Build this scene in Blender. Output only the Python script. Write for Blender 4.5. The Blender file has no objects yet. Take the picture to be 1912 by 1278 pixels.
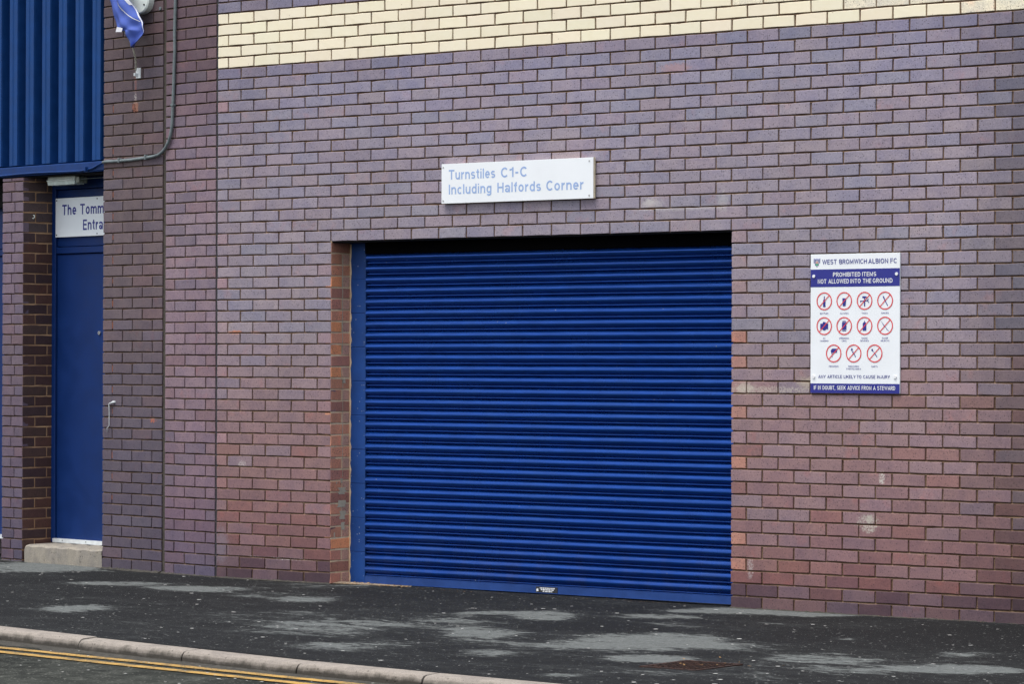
import bpy, math, random
from mathutils import Vector, Matrix

# ---------------------------------------------------------------- camera, sky, sun, exposure
S = bpy.context.scene
COL = S.collection
RND = random.Random(11)

cam_d = bpy.data.cameras.new('camera')
cam = bpy.data.objects.new('camera', cam_d)
COL.objects.link(cam)
S.camera = cam
cam_d.sensor_width = 36.0
cam_d.lens = 111.055
cam_d.clip_start = 0.5
cam_d.clip_end = 2000
YAW, PITCH, ROLL = -0.656277, 0.0064, 0.0027886
fw = Vector((math.sin(YAW) * math.cos(PITCH), math.cos(YAW) * math.cos(PITCH), math.sin(PITCH)))
rt = Vector((math.cos(YAW), -math.sin(YAW), 0))
up = rt.cross(fw)
cr, sr = math.cos(ROLL), math.sin(ROLL)
r2 = rt * cr + up * sr
u2 = up * cr - rt * sr
cam.matrix_world = Matrix(((r2.x, u2.x, -fw.x, 13.6299), (r2.y, u2.y, -fw.y, -15.7383),
                           (r2.z, u2.z, -fw.z, 1.46137), (0, 0, 0, 1)))

SUN_EL, SUN_AZ = math.radians(69), math.radians(198)      # azimuth of the sun, clockwise from +Y
world = bpy.data.worlds.new('World')
S.world = world
world.use_nodes = True
wn, wl = world.node_tree.nodes, world.node_tree.links
wn.clear()
sky = wn.new('ShaderNodeTexSky')
sky.sky_type = 'NISHITA'
sky.sun_disc = False
sky.sun_elevation = SUN_EL
sky.sun_rotation = SUN_AZ
sky.air_density = 1.0
sky.dust_density = 2.0
hsv = wn.new('ShaderNodeHueSaturation')
hsv.inputs['Saturation'].default_value = 0.30
bg = wn.new('ShaderNodeBackground')
bg.inputs['Strength'].default_value = 0.13
wo = wn.new('ShaderNodeOutputWorld')
wl.new(sky.outputs[0], hsv.inputs['Color'])
wl.new(hsv.outputs[0], bg.inputs['Color'])
wl.new(bg.outputs[0], wo.inputs['Surface'])

sun_d = bpy.data.lights.new('sun', 'SUN')
sun_d.energy = 1.5
sun_d.angle = math.radians(32)
sun_d.color = (1.0, 0.96, 0.90)
sun = bpy.data.objects.new('sun', sun_d)
COL.objects.link(sun)
sd = Vector((math.sin(SUN_AZ) * math.cos(SUN_EL), math.cos(SUN_AZ) * math.cos(SUN_EL), math.sin(SUN_EL)))
sun.rotation_euler = sd.to_track_quat('Z', 'Y').to_euler()
sun.location = (0, -10, 20)

vs = S.view_settings
S.display_settings.display_device = 'sRGB'
vs.view_transform = 'Standard'
vs.look = 'None'
vs.exposure = 0.90
vs.gamma = 1.0
vs.use_curve_mapping = False


# ---------------------------------------------------------------- helpers
def lin(c, e=1.0):
    o = []
    for v in c:
        v = v / 255.0
        o.append((v / 12.92 if v <= 0.04045 else ((v + 0.055) / 1.055) ** 2.4) / e)
    return tuple(o)


def link(o, parent=None):
    COL.objects.link(o)
    if parent is not None:
        o.parent = parent
    return o


def tag(o, label=None, cat=None, group=None, kind=None):
    if label: o['label'] = label
    if cat: o['category'] = cat
    if group: o['group'] = group
    if kind: o['kind'] = kind
    return o


def empty(name, loc=(0, 0, 0), rz=0.0):
    o = bpy.data.objects.new(name, None)
    o.location = loc
    o.rotation_euler = (0, 0, rz)
    o.empty_display_size = 0.1
    return link(o)


class MB:
    def __init__(self):
        self.v, self.f, self.mi, self.cols = [], [], [], []
        self.mcur = 0

    def face(self, idx):
        self.f.append(tuple(idx)); self.mi.append(self.mcur)

    def box(self, x0, x1, y0, y1, z0, z1, ch=0.0):
        if ch <= 0:
            b = len(self.v)
            self.v += [(x0, y0, z0), (x1, y0, z0), (x1, y1, z0), (x0, y1, z0),
                       (x0, y0, z1), (x1, y0, z1), (x1, y1, z1), (x0, y1, z1)]
            for q in ((0, 3, 2, 1), (4, 5, 6, 7), (0, 1, 5, 4), (1, 2, 6, 5), (2, 3, 7, 6), (3, 0, 4, 7)):
                self.face([b + i for i in q])
            return self
        # box with chamfered edges: 24 vertices
        b = len(self.v)
        X, Y, Z = (x0, x1), (y0, y1), (z0, z1)
        idx = {}
        for i in (0, 1):
            for j in (0, 1):
                for k in (0, 1):
                    sx, sy, sz = (1, -1)[i], (1, -1)[j], (1, -1)[k]
                    for a in range(3):
                        p = [X[i] + sx * ch, Y[j] + sy * ch, Z[k] + sz * ch]
                        p[a] = (X[i], Y[j], Z[k])[a]
                        idx[(i, j, k, a)] = len(self.v)
                        self.v.append(tuple(p))
        def F(*ks): self.face([idx[k] for k in ks])
        for i in (0, 1):
            q = [(i, 0, 0, 0), (i, 1, 0, 0), (i, 1, 1, 0), (i, 0, 1, 0)]
            F(*(q if i else q[::-1]))
            q = [(0, i, 0, 1), (1, i, 0, 1), (1, i, 1, 1), (0, i, 1, 1)]
            F(*(q[::-1] if i else q))
            q = [(0, 0, i, 2), (1, 0, i, 2), (1, 1, i, 2), (0, 1, i, 2)]
            F(*(q if i else q[::-1]))
        for i in (0, 1):
            for j in (0, 1):
                q = [(i, j, 0, 0), (i, j, 0, 1), (i, j, 1, 1), (i, j, 1, 0)]
                F(*(q if (i ^ j) else q[::-1]))
                q = [(i, 0, j, 0), (i, 0, j, 2), (i, 1, j, 2), (i, 1, j, 0)]
                F(*(q[::-1] if (i ^ j) else q))
                q = [(0, i, j, 1), (0, i, j, 2), (1, i, j, 2), (1, i, j, 1)]
                F(*(q if (i ^ j) else q[::-1]))
                for k in (0, 1):
                    pass
        for i in (0, 1):
            for j in (0, 1):
                for k in (0, 1):
                    q = [(i, j, k, 0), (i, j, k, 1), (i, j, k, 2)]
                    F(*(q if (i ^ j ^ k) else q[::-1]))
        return self

    def tube(self, pts, r, n=8, caps=True):
        pts = [Vector(p) for p in pts]
        rings = []
        prev = None
        for i, p in enumerate(pts):
            d = (pts[min(i + 1, len(pts) - 1)] - pts[max(i - 1, 0)]).normalized()
            if prev is None:
                a = Vector((0, 0, 1)) if abs(d.z) < 0.9 else Vector((1, 0, 0))
                u = d.cross(a).normalized()
            else:
                u = (prev - d * prev.dot(d)).normalized()
            prev = u
            w = d.cross(u)
            rr = r[i] if isinstance(r, (list, tuple)) else r
            b = len(self.v)
            for k in range(n):
                t = 2 * math.pi * k / n
                q = p + (u * math.cos(t) + w * math.sin(t)) * rr
                self.v.append(tuple(q))
            rings.append(b)
        for a, b in zip(rings, rings[1:]):
            for k in range(n):
                self.face((a + k, a + (k + 1) % n, b + (k + 1) % n, b + k))
        if caps:
            self.face([rings[0] + k for k in range(n)][::-1])
            self.face([rings[-1] + k for k in range(n)])
        return self

    def prism_y(self, poly, y0, y1):
        """polygon in x,z (counter-clockwise seen from -y) from y0 (front) to y1 (back)"""
        n = len(poly); b = len(self.v)
        self.v += [(p[0], y0, p[1]) for p in poly] + [(p[0], y1, p[1]) for p in poly]
        self.face([b + i for i in range(n)])
        self.face([b + n + i for i in range(n)][::-1])
        for i in range(n):
            j = (i + 1) % n
            self.face((b + i, b + n + i, b + n + j, b + j))
        return self

    def prism_z(self, poly, z0, z1):
        n = len(poly); b = len(self.v)
        self.v += [(p[0], p[1], z0) for p in poly] + [(p[0], p[1], z1) for p in poly]
        self.face([b + i for i in range(n)][::-1])
        self.face([b + n + i for i in range(n)])
        for i in range(n):
            j = (i + 1) % n
            self.face((b + i, b + j, b + n + j, b + n + i))
        return self

    def disc_y(self, cx, cz, r, y0, y1, n=14):
        return self.prism_y([(cx + r * math.cos(2 * math.pi * k / n), cz + r * math.sin(2 * math.pi * k / n)) for k in range(n)], y0, y1)

    def ring_y(self, cx, cz, r0, r1, y, n=40):
        b = len(self.v)
        for k in range(n):
            t = 2 * math.pi * k / n
            self.v.append((cx + r0 * math.cos(t), y, cz + r0 * math.sin(t)))
            self.v.append((cx + r1 * math.cos(t), y, cz + r1 * math.sin(t)))
        for k in range(n):
            a = b + 2 * k; c = b + 2 * ((k + 1) % n)
            self.face((a, a + 1, c + 1, c)[::1])
        return self

    def flat_y(self, poly, y):
        b = len(self.v)
        self.v += [(p[0], y, p[1]) for p in poly]
        self.face(range(b, b + len(poly)))
        return self

    def stroke(self, x0, z0, x1, z1, w, y):
        d = math.hypot(x1 - x0, z1 - z0); nx, nz = -(z1 - z0) / d * w / 2, (x1 - x0) / d * w / 2
        return self.flat_y([(x0 - nx, z0 - nz), (x1 - nx, z1 - nz), (x1 + nx, z1 + nz), (x0 + nx, z0 + nz)], y)

    def mesh(self, name, mats, smooth=False):
        me = bpy.data.meshes.new(name)
        me.from_pydata(self.v, [], self.f)
        for m in (mats if isinstance(mats, (list, tuple)) else [mats]):
            me.materials.append(m)
        if any(self.mi):
            me.polygons.foreach_set('material_index', self.mi)
        if smooth:
            me.polygons.foreach_set('use_smooth', [True] * len(me.polygons))
        if self.cols:
            ca = me.color_attributes.new('tint', 'FLOAT_COLOR', 'POINT')
            flat = [x for c in self.cols for x in c]
            ca.data.foreach_set('color', flat)
        me.validate()
        me.update()
        return me

    def build(self, name, mats, parent=None, smooth=False, loc=(0, 0, 0), rz=0.0):
        o = bpy.data.objects.new(name, self.mesh(name, mats, smooth))
        o.location = loc
        o.rotation_euler = (0, 0, rz)
        return link(o, parent)


# ---------------------------------------------------------------- materials
class N:
    def __init__(self, name):
        self.m = bpy.data.materials.new(name)
        self.m.use_nodes = True
        self.t = self.m.node_tree
        self.t.nodes.clear()
        self.out = self.t.nodes.new('ShaderNodeOutputMaterial')
        self.b = self.t.nodes.new('ShaderNodeBsdfPrincipled')
        self.t.links.new(self.b.outputs[0], self.out.inputs['Surface'])

    def n(self, kind, **kw):
        nd = self.t.nodes.new(kind)
        for k, v in kw.items():
            if k in nd.inputs.keys():
                self.put(nd.inputs[k], v)
            else:
                setattr(nd, k, v)
        return nd

    def put(self, sock, v):
        if isinstance(v, bpy.types.NodeSocket):
            self.t.links.new(v, sock)
        else:
            if sock.type == 'RGBA' and len(v) == 3:
                v = (*v, 1)
            sock.default_value = v

    def math(self, op, a, b=None, c=None, clamp=False):
        nd = self.t.nodes.new('ShaderNodeMath'); nd.operation = op; nd.use_clamp = clamp
        for i, v in enumerate((a, b, c)):
            if v is not None: self.put(nd.inputs[i], v)
        return nd.outputs[0]

    def mix(self, f, a, b, blend='MIX'):
        nd = self.t.nodes.new('ShaderNodeMix'); nd.data_type = 'RGBA'; nd.blend_type = blend
        self.put(nd.inputs[0], f); self.put(nd.inputs[6], a); self.put(nd.inputs[7], b)
        return nd.outputs[2]

    def noise(self, vec, scale, detail=3, rough=0.55, dist=0.0, color=False):
        nd = self.t.nodes.new('ShaderNodeTexNoise')
        if vec is not None: self.put(nd.inputs['Vector'], vec)
        nd.inputs['Scale'].default_value = scale
        nd.inputs['Detail'].default_value = detail
        nd.inputs['Roughness'].default_value = rough
        nd.inputs['Distortion'].default_value = dist
        return nd.outputs['Color' if color else 'Fac']

    def ramp(self, f, a, b, lo=0.0, hi=1.0, smooth=True):
        nd = self.t.nodes.new('ShaderNodeMapRange')
        if smooth: nd.interpolation_type = 'SMOOTHSTEP'
        self.put(nd.inputs['Value'], f)
        nd.inputs['From Min'].default_value = a; nd.inputs['From Max'].default_value = b
        nd.inputs['To Min'].default_value = lo; nd.inputs['To Max'].default_value = hi
        return nd.outputs[0]

    def pos(self):
        return self.t.nodes.new('ShaderNodeNewGeometry').outputs['Position']

    def sep(self, v):
        nd = self.t.nodes.new('ShaderNodeSeparateXYZ'); self.put(nd.inputs[0], v)
        return nd.outputs

    def vscale(self, v, s):
        nd = self.t.nodes.new('ShaderNodeVectorMath'); nd.operation = 'MULTIPLY'
        self.put(nd.inputs[0], v); nd.inputs[1].default_value = s
        return nd.outputs[0]

    def bump(self, h, strength, dist):
        nd = self.t.nodes.new('ShaderNodeBump')
        nd.inputs['Strength'].default_value = strength
        nd.inputs['Distance'].default_value = dist
        self.put(nd.inputs['Height'], h)
        self.t.links.new(nd.outputs[0], self.b.inputs['Normal'])
        return self

    def set(self, **kw):
        for k, v in kw.items():
            self.put(self.b.inputs[k.replace('_', ' ')], v)
        return self.m


def spot(k, P, cx, cz, rx, rz, soft=0.5, nz=None):
    """elliptical mark on the wall face, ragged by noise; 1 inside"""
    dx = k.math('DIVIDE', k.math('SUBTRACT', P[0], cx), rx)
    dz = k.math('DIVIDE', k.math('SUBTRACT', P[2], cz), rz)
    d = k.math('SQRT', k.math('ADD', k.math('MULTIPLY', dx, dx), k.math('MULTIPLY', dz, dz)))
    if nz is not None:
        d = k.math('ADD', d, nz)
    return k.ramp(d, 1.0 + soft * 0.5, 1.0 - soft * 0.5)


def brick_material(name, use_attr, stains=()):
    k = N(name)
    if use_attr:
        a = k.n('ShaderNodeAttribute', attribute_name='tint')
        base, rnd = a.outputs['Color'], a.outputs['Alpha']
    else:
        a = k.n('ShaderNodeObjectInfo')
        base, rnd = a.outputs['Color'], a.outputs['Alpha']
    P = k.pos()
    off = k.n('ShaderNodeCombineXYZ', X=k.math('MULTIPLY', rnd, 37.0), Y=k.math('MULTIPLY', rnd, 91.0), Z=k.math('MULTIPLY', rnd, 13.0)).outputs[0]
    va = k.n('ShaderNodeVectorMath', operation='ADD'); k.put(va.inputs[0], P); k.put(va.inputs[1], off)
    Q = va.outputs[0]
    n1 = k.noise(Q, 9.0, 3, 0.6)
    n2 = k.noise(Q, 120.0, 3, 0.7)
    n3 = k.noise(Q, 14.0, 2, 0.5)
    c = k.mix(k.ramp(n1, 0.35, 0.7), base, k.mix(1.0, base, (0.84, 0.86, 0.93), 'MULTIPLY'))
    # warm firing blush in parts of some bricks
    warm = k.math('MULTIPLY', k.ramp(n3, 0.52, 0.75), k.ramp(rnd, 0.55, 0.95, 0, 0.55))
    c = k.mix(warm, c, k.mix(1.0, c, (1.28, 0.96, 0.88), 'MULTIPLY'))
    c = k.mix(1.0, c, k.n('ShaderNodeCombineColor', Red=k.ramp(n2, 0.2, 0.8, 0.78, 1.22), Green=k.ramp(n2, 0.2, 0.8, 0.78, 1.22), Blue=k.ramp(n2, 0.2, 0.8, 0.79, 1.21)).outputs[0], 'MULTIPLY')
    # dark iron specks
    vo = k.n('ShaderNodeTexVoronoi', Scale=75.0, Vector=Q)
    vr = k.sep(vo.outputs['Color'])
    sp = k.math('MULTIPLY', k.ramp(vo.outputs['Distance'], 0.34, 0.16), k.math('GREATER_THAN', vr[0], 0.62))
    c = k.mix(k.math('MULTIPLY', sp, 0.62), c, (0.03, 0.022, 0.024, 1))
    # rain streaked grime at the brick scale and above
    big = k.noise(k.vscale(P, (0.9, 0.9, 0.35)), 1.4, 4, 0.6)
    c = k.mix(k.ramp(big, 0.35, 0.75, 0.0, 0.16), c, (0.10, 0.085, 0.095, 1))
    PS = k.sep(P)
    ragged = k.ramp(k.noise(P, 55.0, 4, 0.7), 0.3, 0.7, -0.55, 0.55, False)
    for (cx, cz, rx, rz, col, amt, soft, cut) in stains:
        s = spot(k, PS, cx, cz, rx, rz, soft, ragged)
        if cut:
            s = k.math('MULTIPLY', s, k.ramp(k.noise(P, 90.0, 3, 0.7), 0.42, 0.56))
        c = k.mix(k.math('MULTIPLY', s, amt), c, (*col, 1))
    k.bump(k.math('ADD', k.math('ADD', n2, k.math('MULTIPLY', n1, 1.5)), k.math('MULTIPLY', sp, -0.6)), 0.45, 0.0018)
    return k.set(Base_Color=c, Roughness=k.ramp(n1, 0.3, 0.7, 0.55, 0.78), Specular_IOR_Level=0.35)


WHITE = (0.62, 0.60, 0.56)
MAIN_STAINS = [
    (4.120, 0.556, 0.024, 0.022, (0.42, 0.385, 0.33), 0.75, 0.4, False),
    (4.125, 0.500, 0.040, 0.022, (0.50, 0.46, 0.40), 0.8, 0.6, True),
    (4.110, 0.540, 0.065, 0.050, (0.50, 0.46, 0.40), 0.65, 0.5, True),
    (4.205, 0.800, 0.018, 0.035, (0.6, 0.57, 0.52), 0.8, 0.6, True),
    (2.575, 2.425, 0.075, 0.034, WHITE, 0.30, 0.9, False),
    (2.560, 2.440, 0.035, 0.020, WHITE, 0.30, 0.9, False),
    (3.100, 2.430, 0.035, 0.060, WHITE, 0.25, 1.0, False),
    (2.820, 2.395, 0.30, 0.012, WHITE, 0.25, 1.2, False),
    (3.450, 1.300, 0.36, 0.020, (0.55, 0.50, 0.42), 0.55, 1.0, True),
    (3.260, 1.310, 0.06, 0.030, (0.55, 0.50, 0.42), 0.6, 1.0, False),
    (3.720, 1.345, 0.08, 0.028, (0.52, 0.46, 0.33), 0.55, 1.2, False),
    (2.75, 3.245, 0.10, 0.030, (0.42, 0.24, 0.24), 0.55, 0.9, False),
    (-0.845, 1.658, 0.055, 0.012, (0.60, 0.22, 0.10), 0.75, 1.0, False),
    (-0.66, 1.655, 0.05, 0.010, (0.55, 0.24, 0.13), 0.35, 1.0, False),
    (-0.78, 0.77, 0.03, 0.02, (0.6, 0.55, 0.52), 0.6, 0.8, True),
    (-0.5, 0.148, 0.32, 0.006, (0.75, 0.72, 0.68), 0.9, 1.0, True),
    (3.30, 0.24, 0.02, 0.06, (0.5, 0.46, 0.45), 0.5, 0.6, True),
    (-0.97, 0.22, 0.06, 0.10, (0.25, 0.25, 0.32), 0.35, 1.0, False),
    (0.02, 0.55, 0.0, 0.0, WHITE, 0.0, 1.0, False),
]
MAIN_STAINS = MAIN_STAINS[:-1]
M = {}
M['brick'] = brick_material('glazed purple brick', False, MAIN_STAINS)
M['brick_mass'] = brick_material('glazed purple brick joined', True, MAIN_STAINS)
PIER_STAINS = [
    (-1.70, 1.055, 0.032, 0.02, (0.50, 0.14, 0.07), 0.85, 0.5, True),
    (-1.90, 3.235, 0.03, 0.04, (0.30, 0.13, 0.08), 0.8, 0.6, False),
    (-1.90, 3.40, 0.012, 0.07, (0.30, 0.11, 0.07), 0.6, 0.8, True),
    (-1.905, 3.29, 0.012, 0.05, (0.62, 0.58, 0.55), 0.5, 0.8, True),
]
def cream_mat():
    k = N('glazed cream brick')
    a = k.n('ShaderNodeObjectInfo'); P = k.pos()
    n = k.noise(P, 14.0, 4, 0.6); f = k.noise(P, 180.0, 2, 0.6)
    c = k.mix(k.ramp(n, 0.35, 0.75, 0, 0.35), a.outputs['Color'], k.mix(1.0, a.outputs['Color'], (0.93, 0.90, 0.82), 'MULTIPLY'))
    vo = k.n('ShaderNodeTexVoronoi', Scale=30.0, Vector=P)
    sp = k.math('MULTIPLY', k.ramp(vo.outputs['Distance'], 0.12, 0.06), k.math('GREATER_THAN', k.sep(vo.outputs['Color'])[0], 0.93))
    c = k.mix(k.math('MULTIPLY', sp, 0.6), c, (0.2, 0.12, 0.08, 1))
    k.bump(f, 0.15, 0.001)
    return k.set(Base_Color=c, Roughness=0.42)
M['cream'] = cream_mat()
M['brick_pier'] = brick_material('dark pier brick', False, PIER_STAINS)


def simple(name, col, rough=0.6, metal=0.0, var=0.12, nscale=25.0, bump=0.15, bd=0.002, spec=0.5, coat=0.0):
    k = N(name)
    P = k.pos()
    n = k.noise(P, nscale, 4, 0.6)
    nb = k.noise(P, 2.3, 3, 0.6)
    d = tuple(c * (1 - var) for c in col)
    l = tuple(min(1, c * (1 + var)) for c in col)
    c = k.mix(k.ramp(n, 0.3, 0.7), (*d, 1), (*l, 1))
    c = k.mix(k.ramp(nb, 0.35, 0.7, 0, var), c, tuple(x * 0.6 for x in col) + (1,))
    k.bump(k.noise(P, nscale * 5, 3, 0.6), bump, bd)
    return k.set(Base_Color=c, Roughness=k.ramp(n, 0.3, 0.7, rough - 0.06, rough + 0.06), Metallic=metal, Specular_IOR_Level=spec, Coat_Weight=coat)


def mortar_mat(name, col, col2):
    k = N(name)
    P = k.pos()
    n = k.noise(P, 5.0, 4, 0.65)
    f = k.noise(P, 160.0, 2, 0.7)
    c = k.mix(k.ramp(n, 0.35, 0.65), (*col, 1), (*col2, 1))
    c = k.mix(k.ramp(f, 0.3, 0.7, 0, 0.35), c, tuple(x * 0.55 for x in col) + (1,))
    k.bump(f, 0.6, 0.003)
    return k.set(Base_Color=c, Roughness=0.95, Specular_IOR_Level=0.1)


M['mortar'] = mortar_mat('sandy mortar', (0.25, 0.165, 0.108), (0.125, 0.072, 0.046))
M['mortar_dark'] = mortar_mat('sooty mortar', (0.19, 0.13, 0.095), (0.095, 0.060, 0.045))
M['mortar_pale'] = mortar_mat('pale reveal mortar', (0.80, 0.64, 0.44), (0.62, 0.45, 0.29))
M['core'] = simple('dark cavity', (0.03, 0.025, 0.025), 0.95)
M['sealant'] = simple('olive brown mastic', (0.055, 0.045, 0.035), 0.7, var=0.25)
M['sealant_dark'] = simple('dark joint mastic', (0.025, 0.024, 0.028), 0.7, var=0.25)
M['black_soffit'] = simple('black soffit board', (0.006, 0.006, 0.007), 0.85, spec=0.2)


def shutter_mat():
    k = N('blue painted shutter steel')
    P = k.pos()
    w = k.noise(k.vscale(P, (1.0, 1.0, 14.0)), 6.0, 3, 0.6)
    d = k.noise(P, 3.0, 4, 0.65)
    fine = k.noise(P, 300.0, 2, 0.7)
    c = k.mix(k.ramp(w, 0.35, 0.7), (0.0050, 0.046, 0.24, 1), (0.007, 0.062, 0.32, 1))
    c = k.mix(k.ramp(d, 0.45, 0.8, 0, 0.25), c, (0.015, 0.06, 0.18, 1))
    vo = k.n('ShaderNodeTexVoronoi', Scale=28.0, Vector=P)
    sp = k.math('MULTIPLY', k.ramp(vo.outputs['Distance'], 0.10, 0.05), k.math('GREATER_THAN', k.sep(vo.outputs['Color'])[0], 0.93))
    c = k.mix(k.math('MULTIPLY', sp, 0.8), c, (0.4, 0.42, 0.45, 1))
    zz = k.sep(P)[2]
    c = k.mix(k.math('MULTIPLY', k.ramp(zz, 0.55, 0.0), k.ramp(k.noise(k.vscale(P, (3.0, 3.0, 0.8)), 3.0, 4, 0.7), 0.35, 0.75, 0, 0.20)), c, (0.10, 0.09, 0.08, 1))
    # shallow dents and ripples in the thin steel
    h = k.noise(k.vscale(P, (2.2, 2.2, 5.0)), 1.6, 2, 0.5)
    k.bump(k.math('ADD', h, k.math('MULTIPLY', fine, 0.01)), 0.35, 0.012)
    return k.set(Base_Color=c, Roughness=k.ramp(d, 0.3, 0.7, 0.20, 0.30), Specular_IOR_Level=0.5, Metallic=0.6)


M['shutter'] = shutter_mat()


def speckled(name, col, specks=0.92, scale=60.0, rough=0.55, bump=0.4, spk=(0.35, 0.40, 0.5)):
    k = N(name)
    P = k.pos()
    n = k.noise(P, 4.0, 4, 0.6)
    c = k.mix(k.ramp(n, 0.3, 0.7), tuple(x * 0.85 for x in col) + (1,), tuple(x * 1.15 for x in col) + (1,))
    vo = k.n('ShaderNodeTexVoronoi', Scale=scale, Vector=P)
    sp = k.math('MULTIPLY', k.ramp(vo.outputs['Distance'], 0.3, 0.12), k.math('GREATER_THAN', k.sep(vo.outputs['Color'])[0], specks))
    c = k.mix(k.math('MULTIPLY', sp, 0.75), c, (*spk, 1))
    k.bump(k.noise(P, 70.0, 4, 0.7), bump, 0.003)
    return k.set(Base_Color=c, Roughness=rough, Specular_IOR_Level=0.4)


M['block_blue'] = speckled('blue painted blockwork', (0.010, 0.064, 0.27), 0.88, 55.0)
M['cladding'] = simple('blue coated cladding steel', (0.008, 0.050, 0.185), 0.5, var=0.10, nscale=9, bump=0.05, spec=0.15)
M['door'] = simple('deep blue door paint', (0.003, 0.024, 0.125), 0.5, var=0.10, nscale=6, bump=0.08, bd=0.001, spec=0.25)
M['trim_blue'] = simple('blue flashing paint', (0.005, 0.034, 0.15), 0.5, var=0.15, nscale=12, bump=0.1, spec=0.25)
M['white_board'] = simple('white sign face', (0.84, 0.87, 0.90), 0.35, var=0.02, nscale=5, bump=0.02)
M['door_sign_white'] = simple('cool white sign face', (0.82, 0.87, 0.91), 0.4, var=0.03, nscale=5, bump=0.02)
M['cream_edge'] = simple('cream board edge', (0.86, 0.76, 0.54), 0.7)
M['light_blue_ink'] = simple('faded blue ink', (0.31, 0.44, 0.72), 0.45, var=0.06)
M['navy_ink'] = simple('navy ink', (0.018, 0.022, 0.24), 0.4, var=0.04, bump=0.02)
M['white_ink'] = simple('white ink', (0.82, 0.83, 0.85), 0.4, var=0.02, bump=0.02)
M['red_ink'] = simple('red ink', (0.72, 0.05, 0.06), 0.4, var=0.03, bump=0.02)
M['green_ink'] = simple('green ink', (0.10, 0.45, 0.22), 0.4)
M['grey_plastic'] = simple('grey conduit plastic', (0.14, 0.17, 0.18), 0.5, var=0.2, nscale=30)
M['white_plastic'] = simple('weathered white plastic', (0.70, 0.76, 0.72), 0.4, var=0.08, nscale=18)
M['pale_plastic'] = simple('milky diffuser', (0.50, 0.58, 0.54), 0.25, var=0.12, nscale=14, bump=0.05)
M['clear_end'] = simple('dirty clear plastic', (0.16, 0.18, 0.15), 0.25, var=0.3, nscale=30)
M['steel'] = simple('dull steel', (0.5, 0.5, 0.5), 0.4, metal=0.8)
M['dark_metal'] = simple('dark metal', (0.04, 0.04, 0.045), 0.5, metal=0.4)
M['white_paint'] = simple('white painted metal', (0.66, 0.70, 0.72), 0.45, var=0.1, nscale=20)
M['rope'] = simple('weathered cord', (0.42, 0.40, 0.33), 0.9, var=0.3, nscale=90)
M['flag'] = simple('blue flag cloth', (0.060, 0.110, 0.44), 0.75, var=0.06, nscale=50, bump=0.1)
M['flag_white'] = simple('white flag cloth', (0.75, 0.76, 0.82), 0.8, var=0.04)
M['leaf'] = simple('dry brown leaf', (0.30, 0.17, 0.06), 0.8, var=0.4, nscale=60)
M['chip'] = simple('trodden pale litter', (0.62, 0.62, 0.60), 0.8, var=0.2)
M['moss'] = simple('moss', (0.05, 0.06, 0.03), 0.95, var=0.4, nscale=40)


def concrete(name, a, b, dark, scale=6.0, edge=True):
    k = N(name)
    P = k.pos()
    n = k.noise(P, scale, 5, 0.65)
    f = k.noise(P, 140.0, 3, 0.75)
    c = k.mix(k.ramp(n, 0.3, 0.7), (*a, 1), (*b, 1))
    vo = k.n('ShaderNodeTexVoronoi', Scale=42.0, Vector=P)
    pit = k.math('MULTIPLY', k.ramp(vo.outputs['Distance'], 0.28, 0.12), k.math('GREATER_THAN', k.sep(vo.outputs['Color'])[0], 0.72))
    c = k.mix(k.math('MULTIPLY', pit, 0.7), c, (*dark, 1))
    c = k.mix(k.ramp(f, 0.35, 0.75, 0, 0.45), c, (*dark, 1))
    if edge:   # damp and dirt creeping up from the gutter
        z = k.sep(P)[2]
        zz = k.math('ADD', z, k.ramp(n, 0.2, 0.8, -0.035, 0.035, False))
        c = k.mix(k.ramp(zz, -0.006, -0.050, 0, 0.9), c, (0.032, 0.029, 0.024, 1))
    k.bump(k.math('ADD', f, k.math('MULTIPLY', pit, -0.8)), 0.7, 0.004)
    return k.set(Base_Color=c, Roughness=0.9, Specular_IOR_Level=0.25)


M['kerb'] = concrete('kerb concrete', (0.40, 0.355, 0.31), (0.27, 0.24, 0.215), (0.08, 0.07, 0.06))
M['step'] = concrete('weathered step concrete', (0.36, 0.325, 0.27), (0.27, 0.25, 0.225), (0.10, 0.08, 0.065), 9.0, False)


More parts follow.
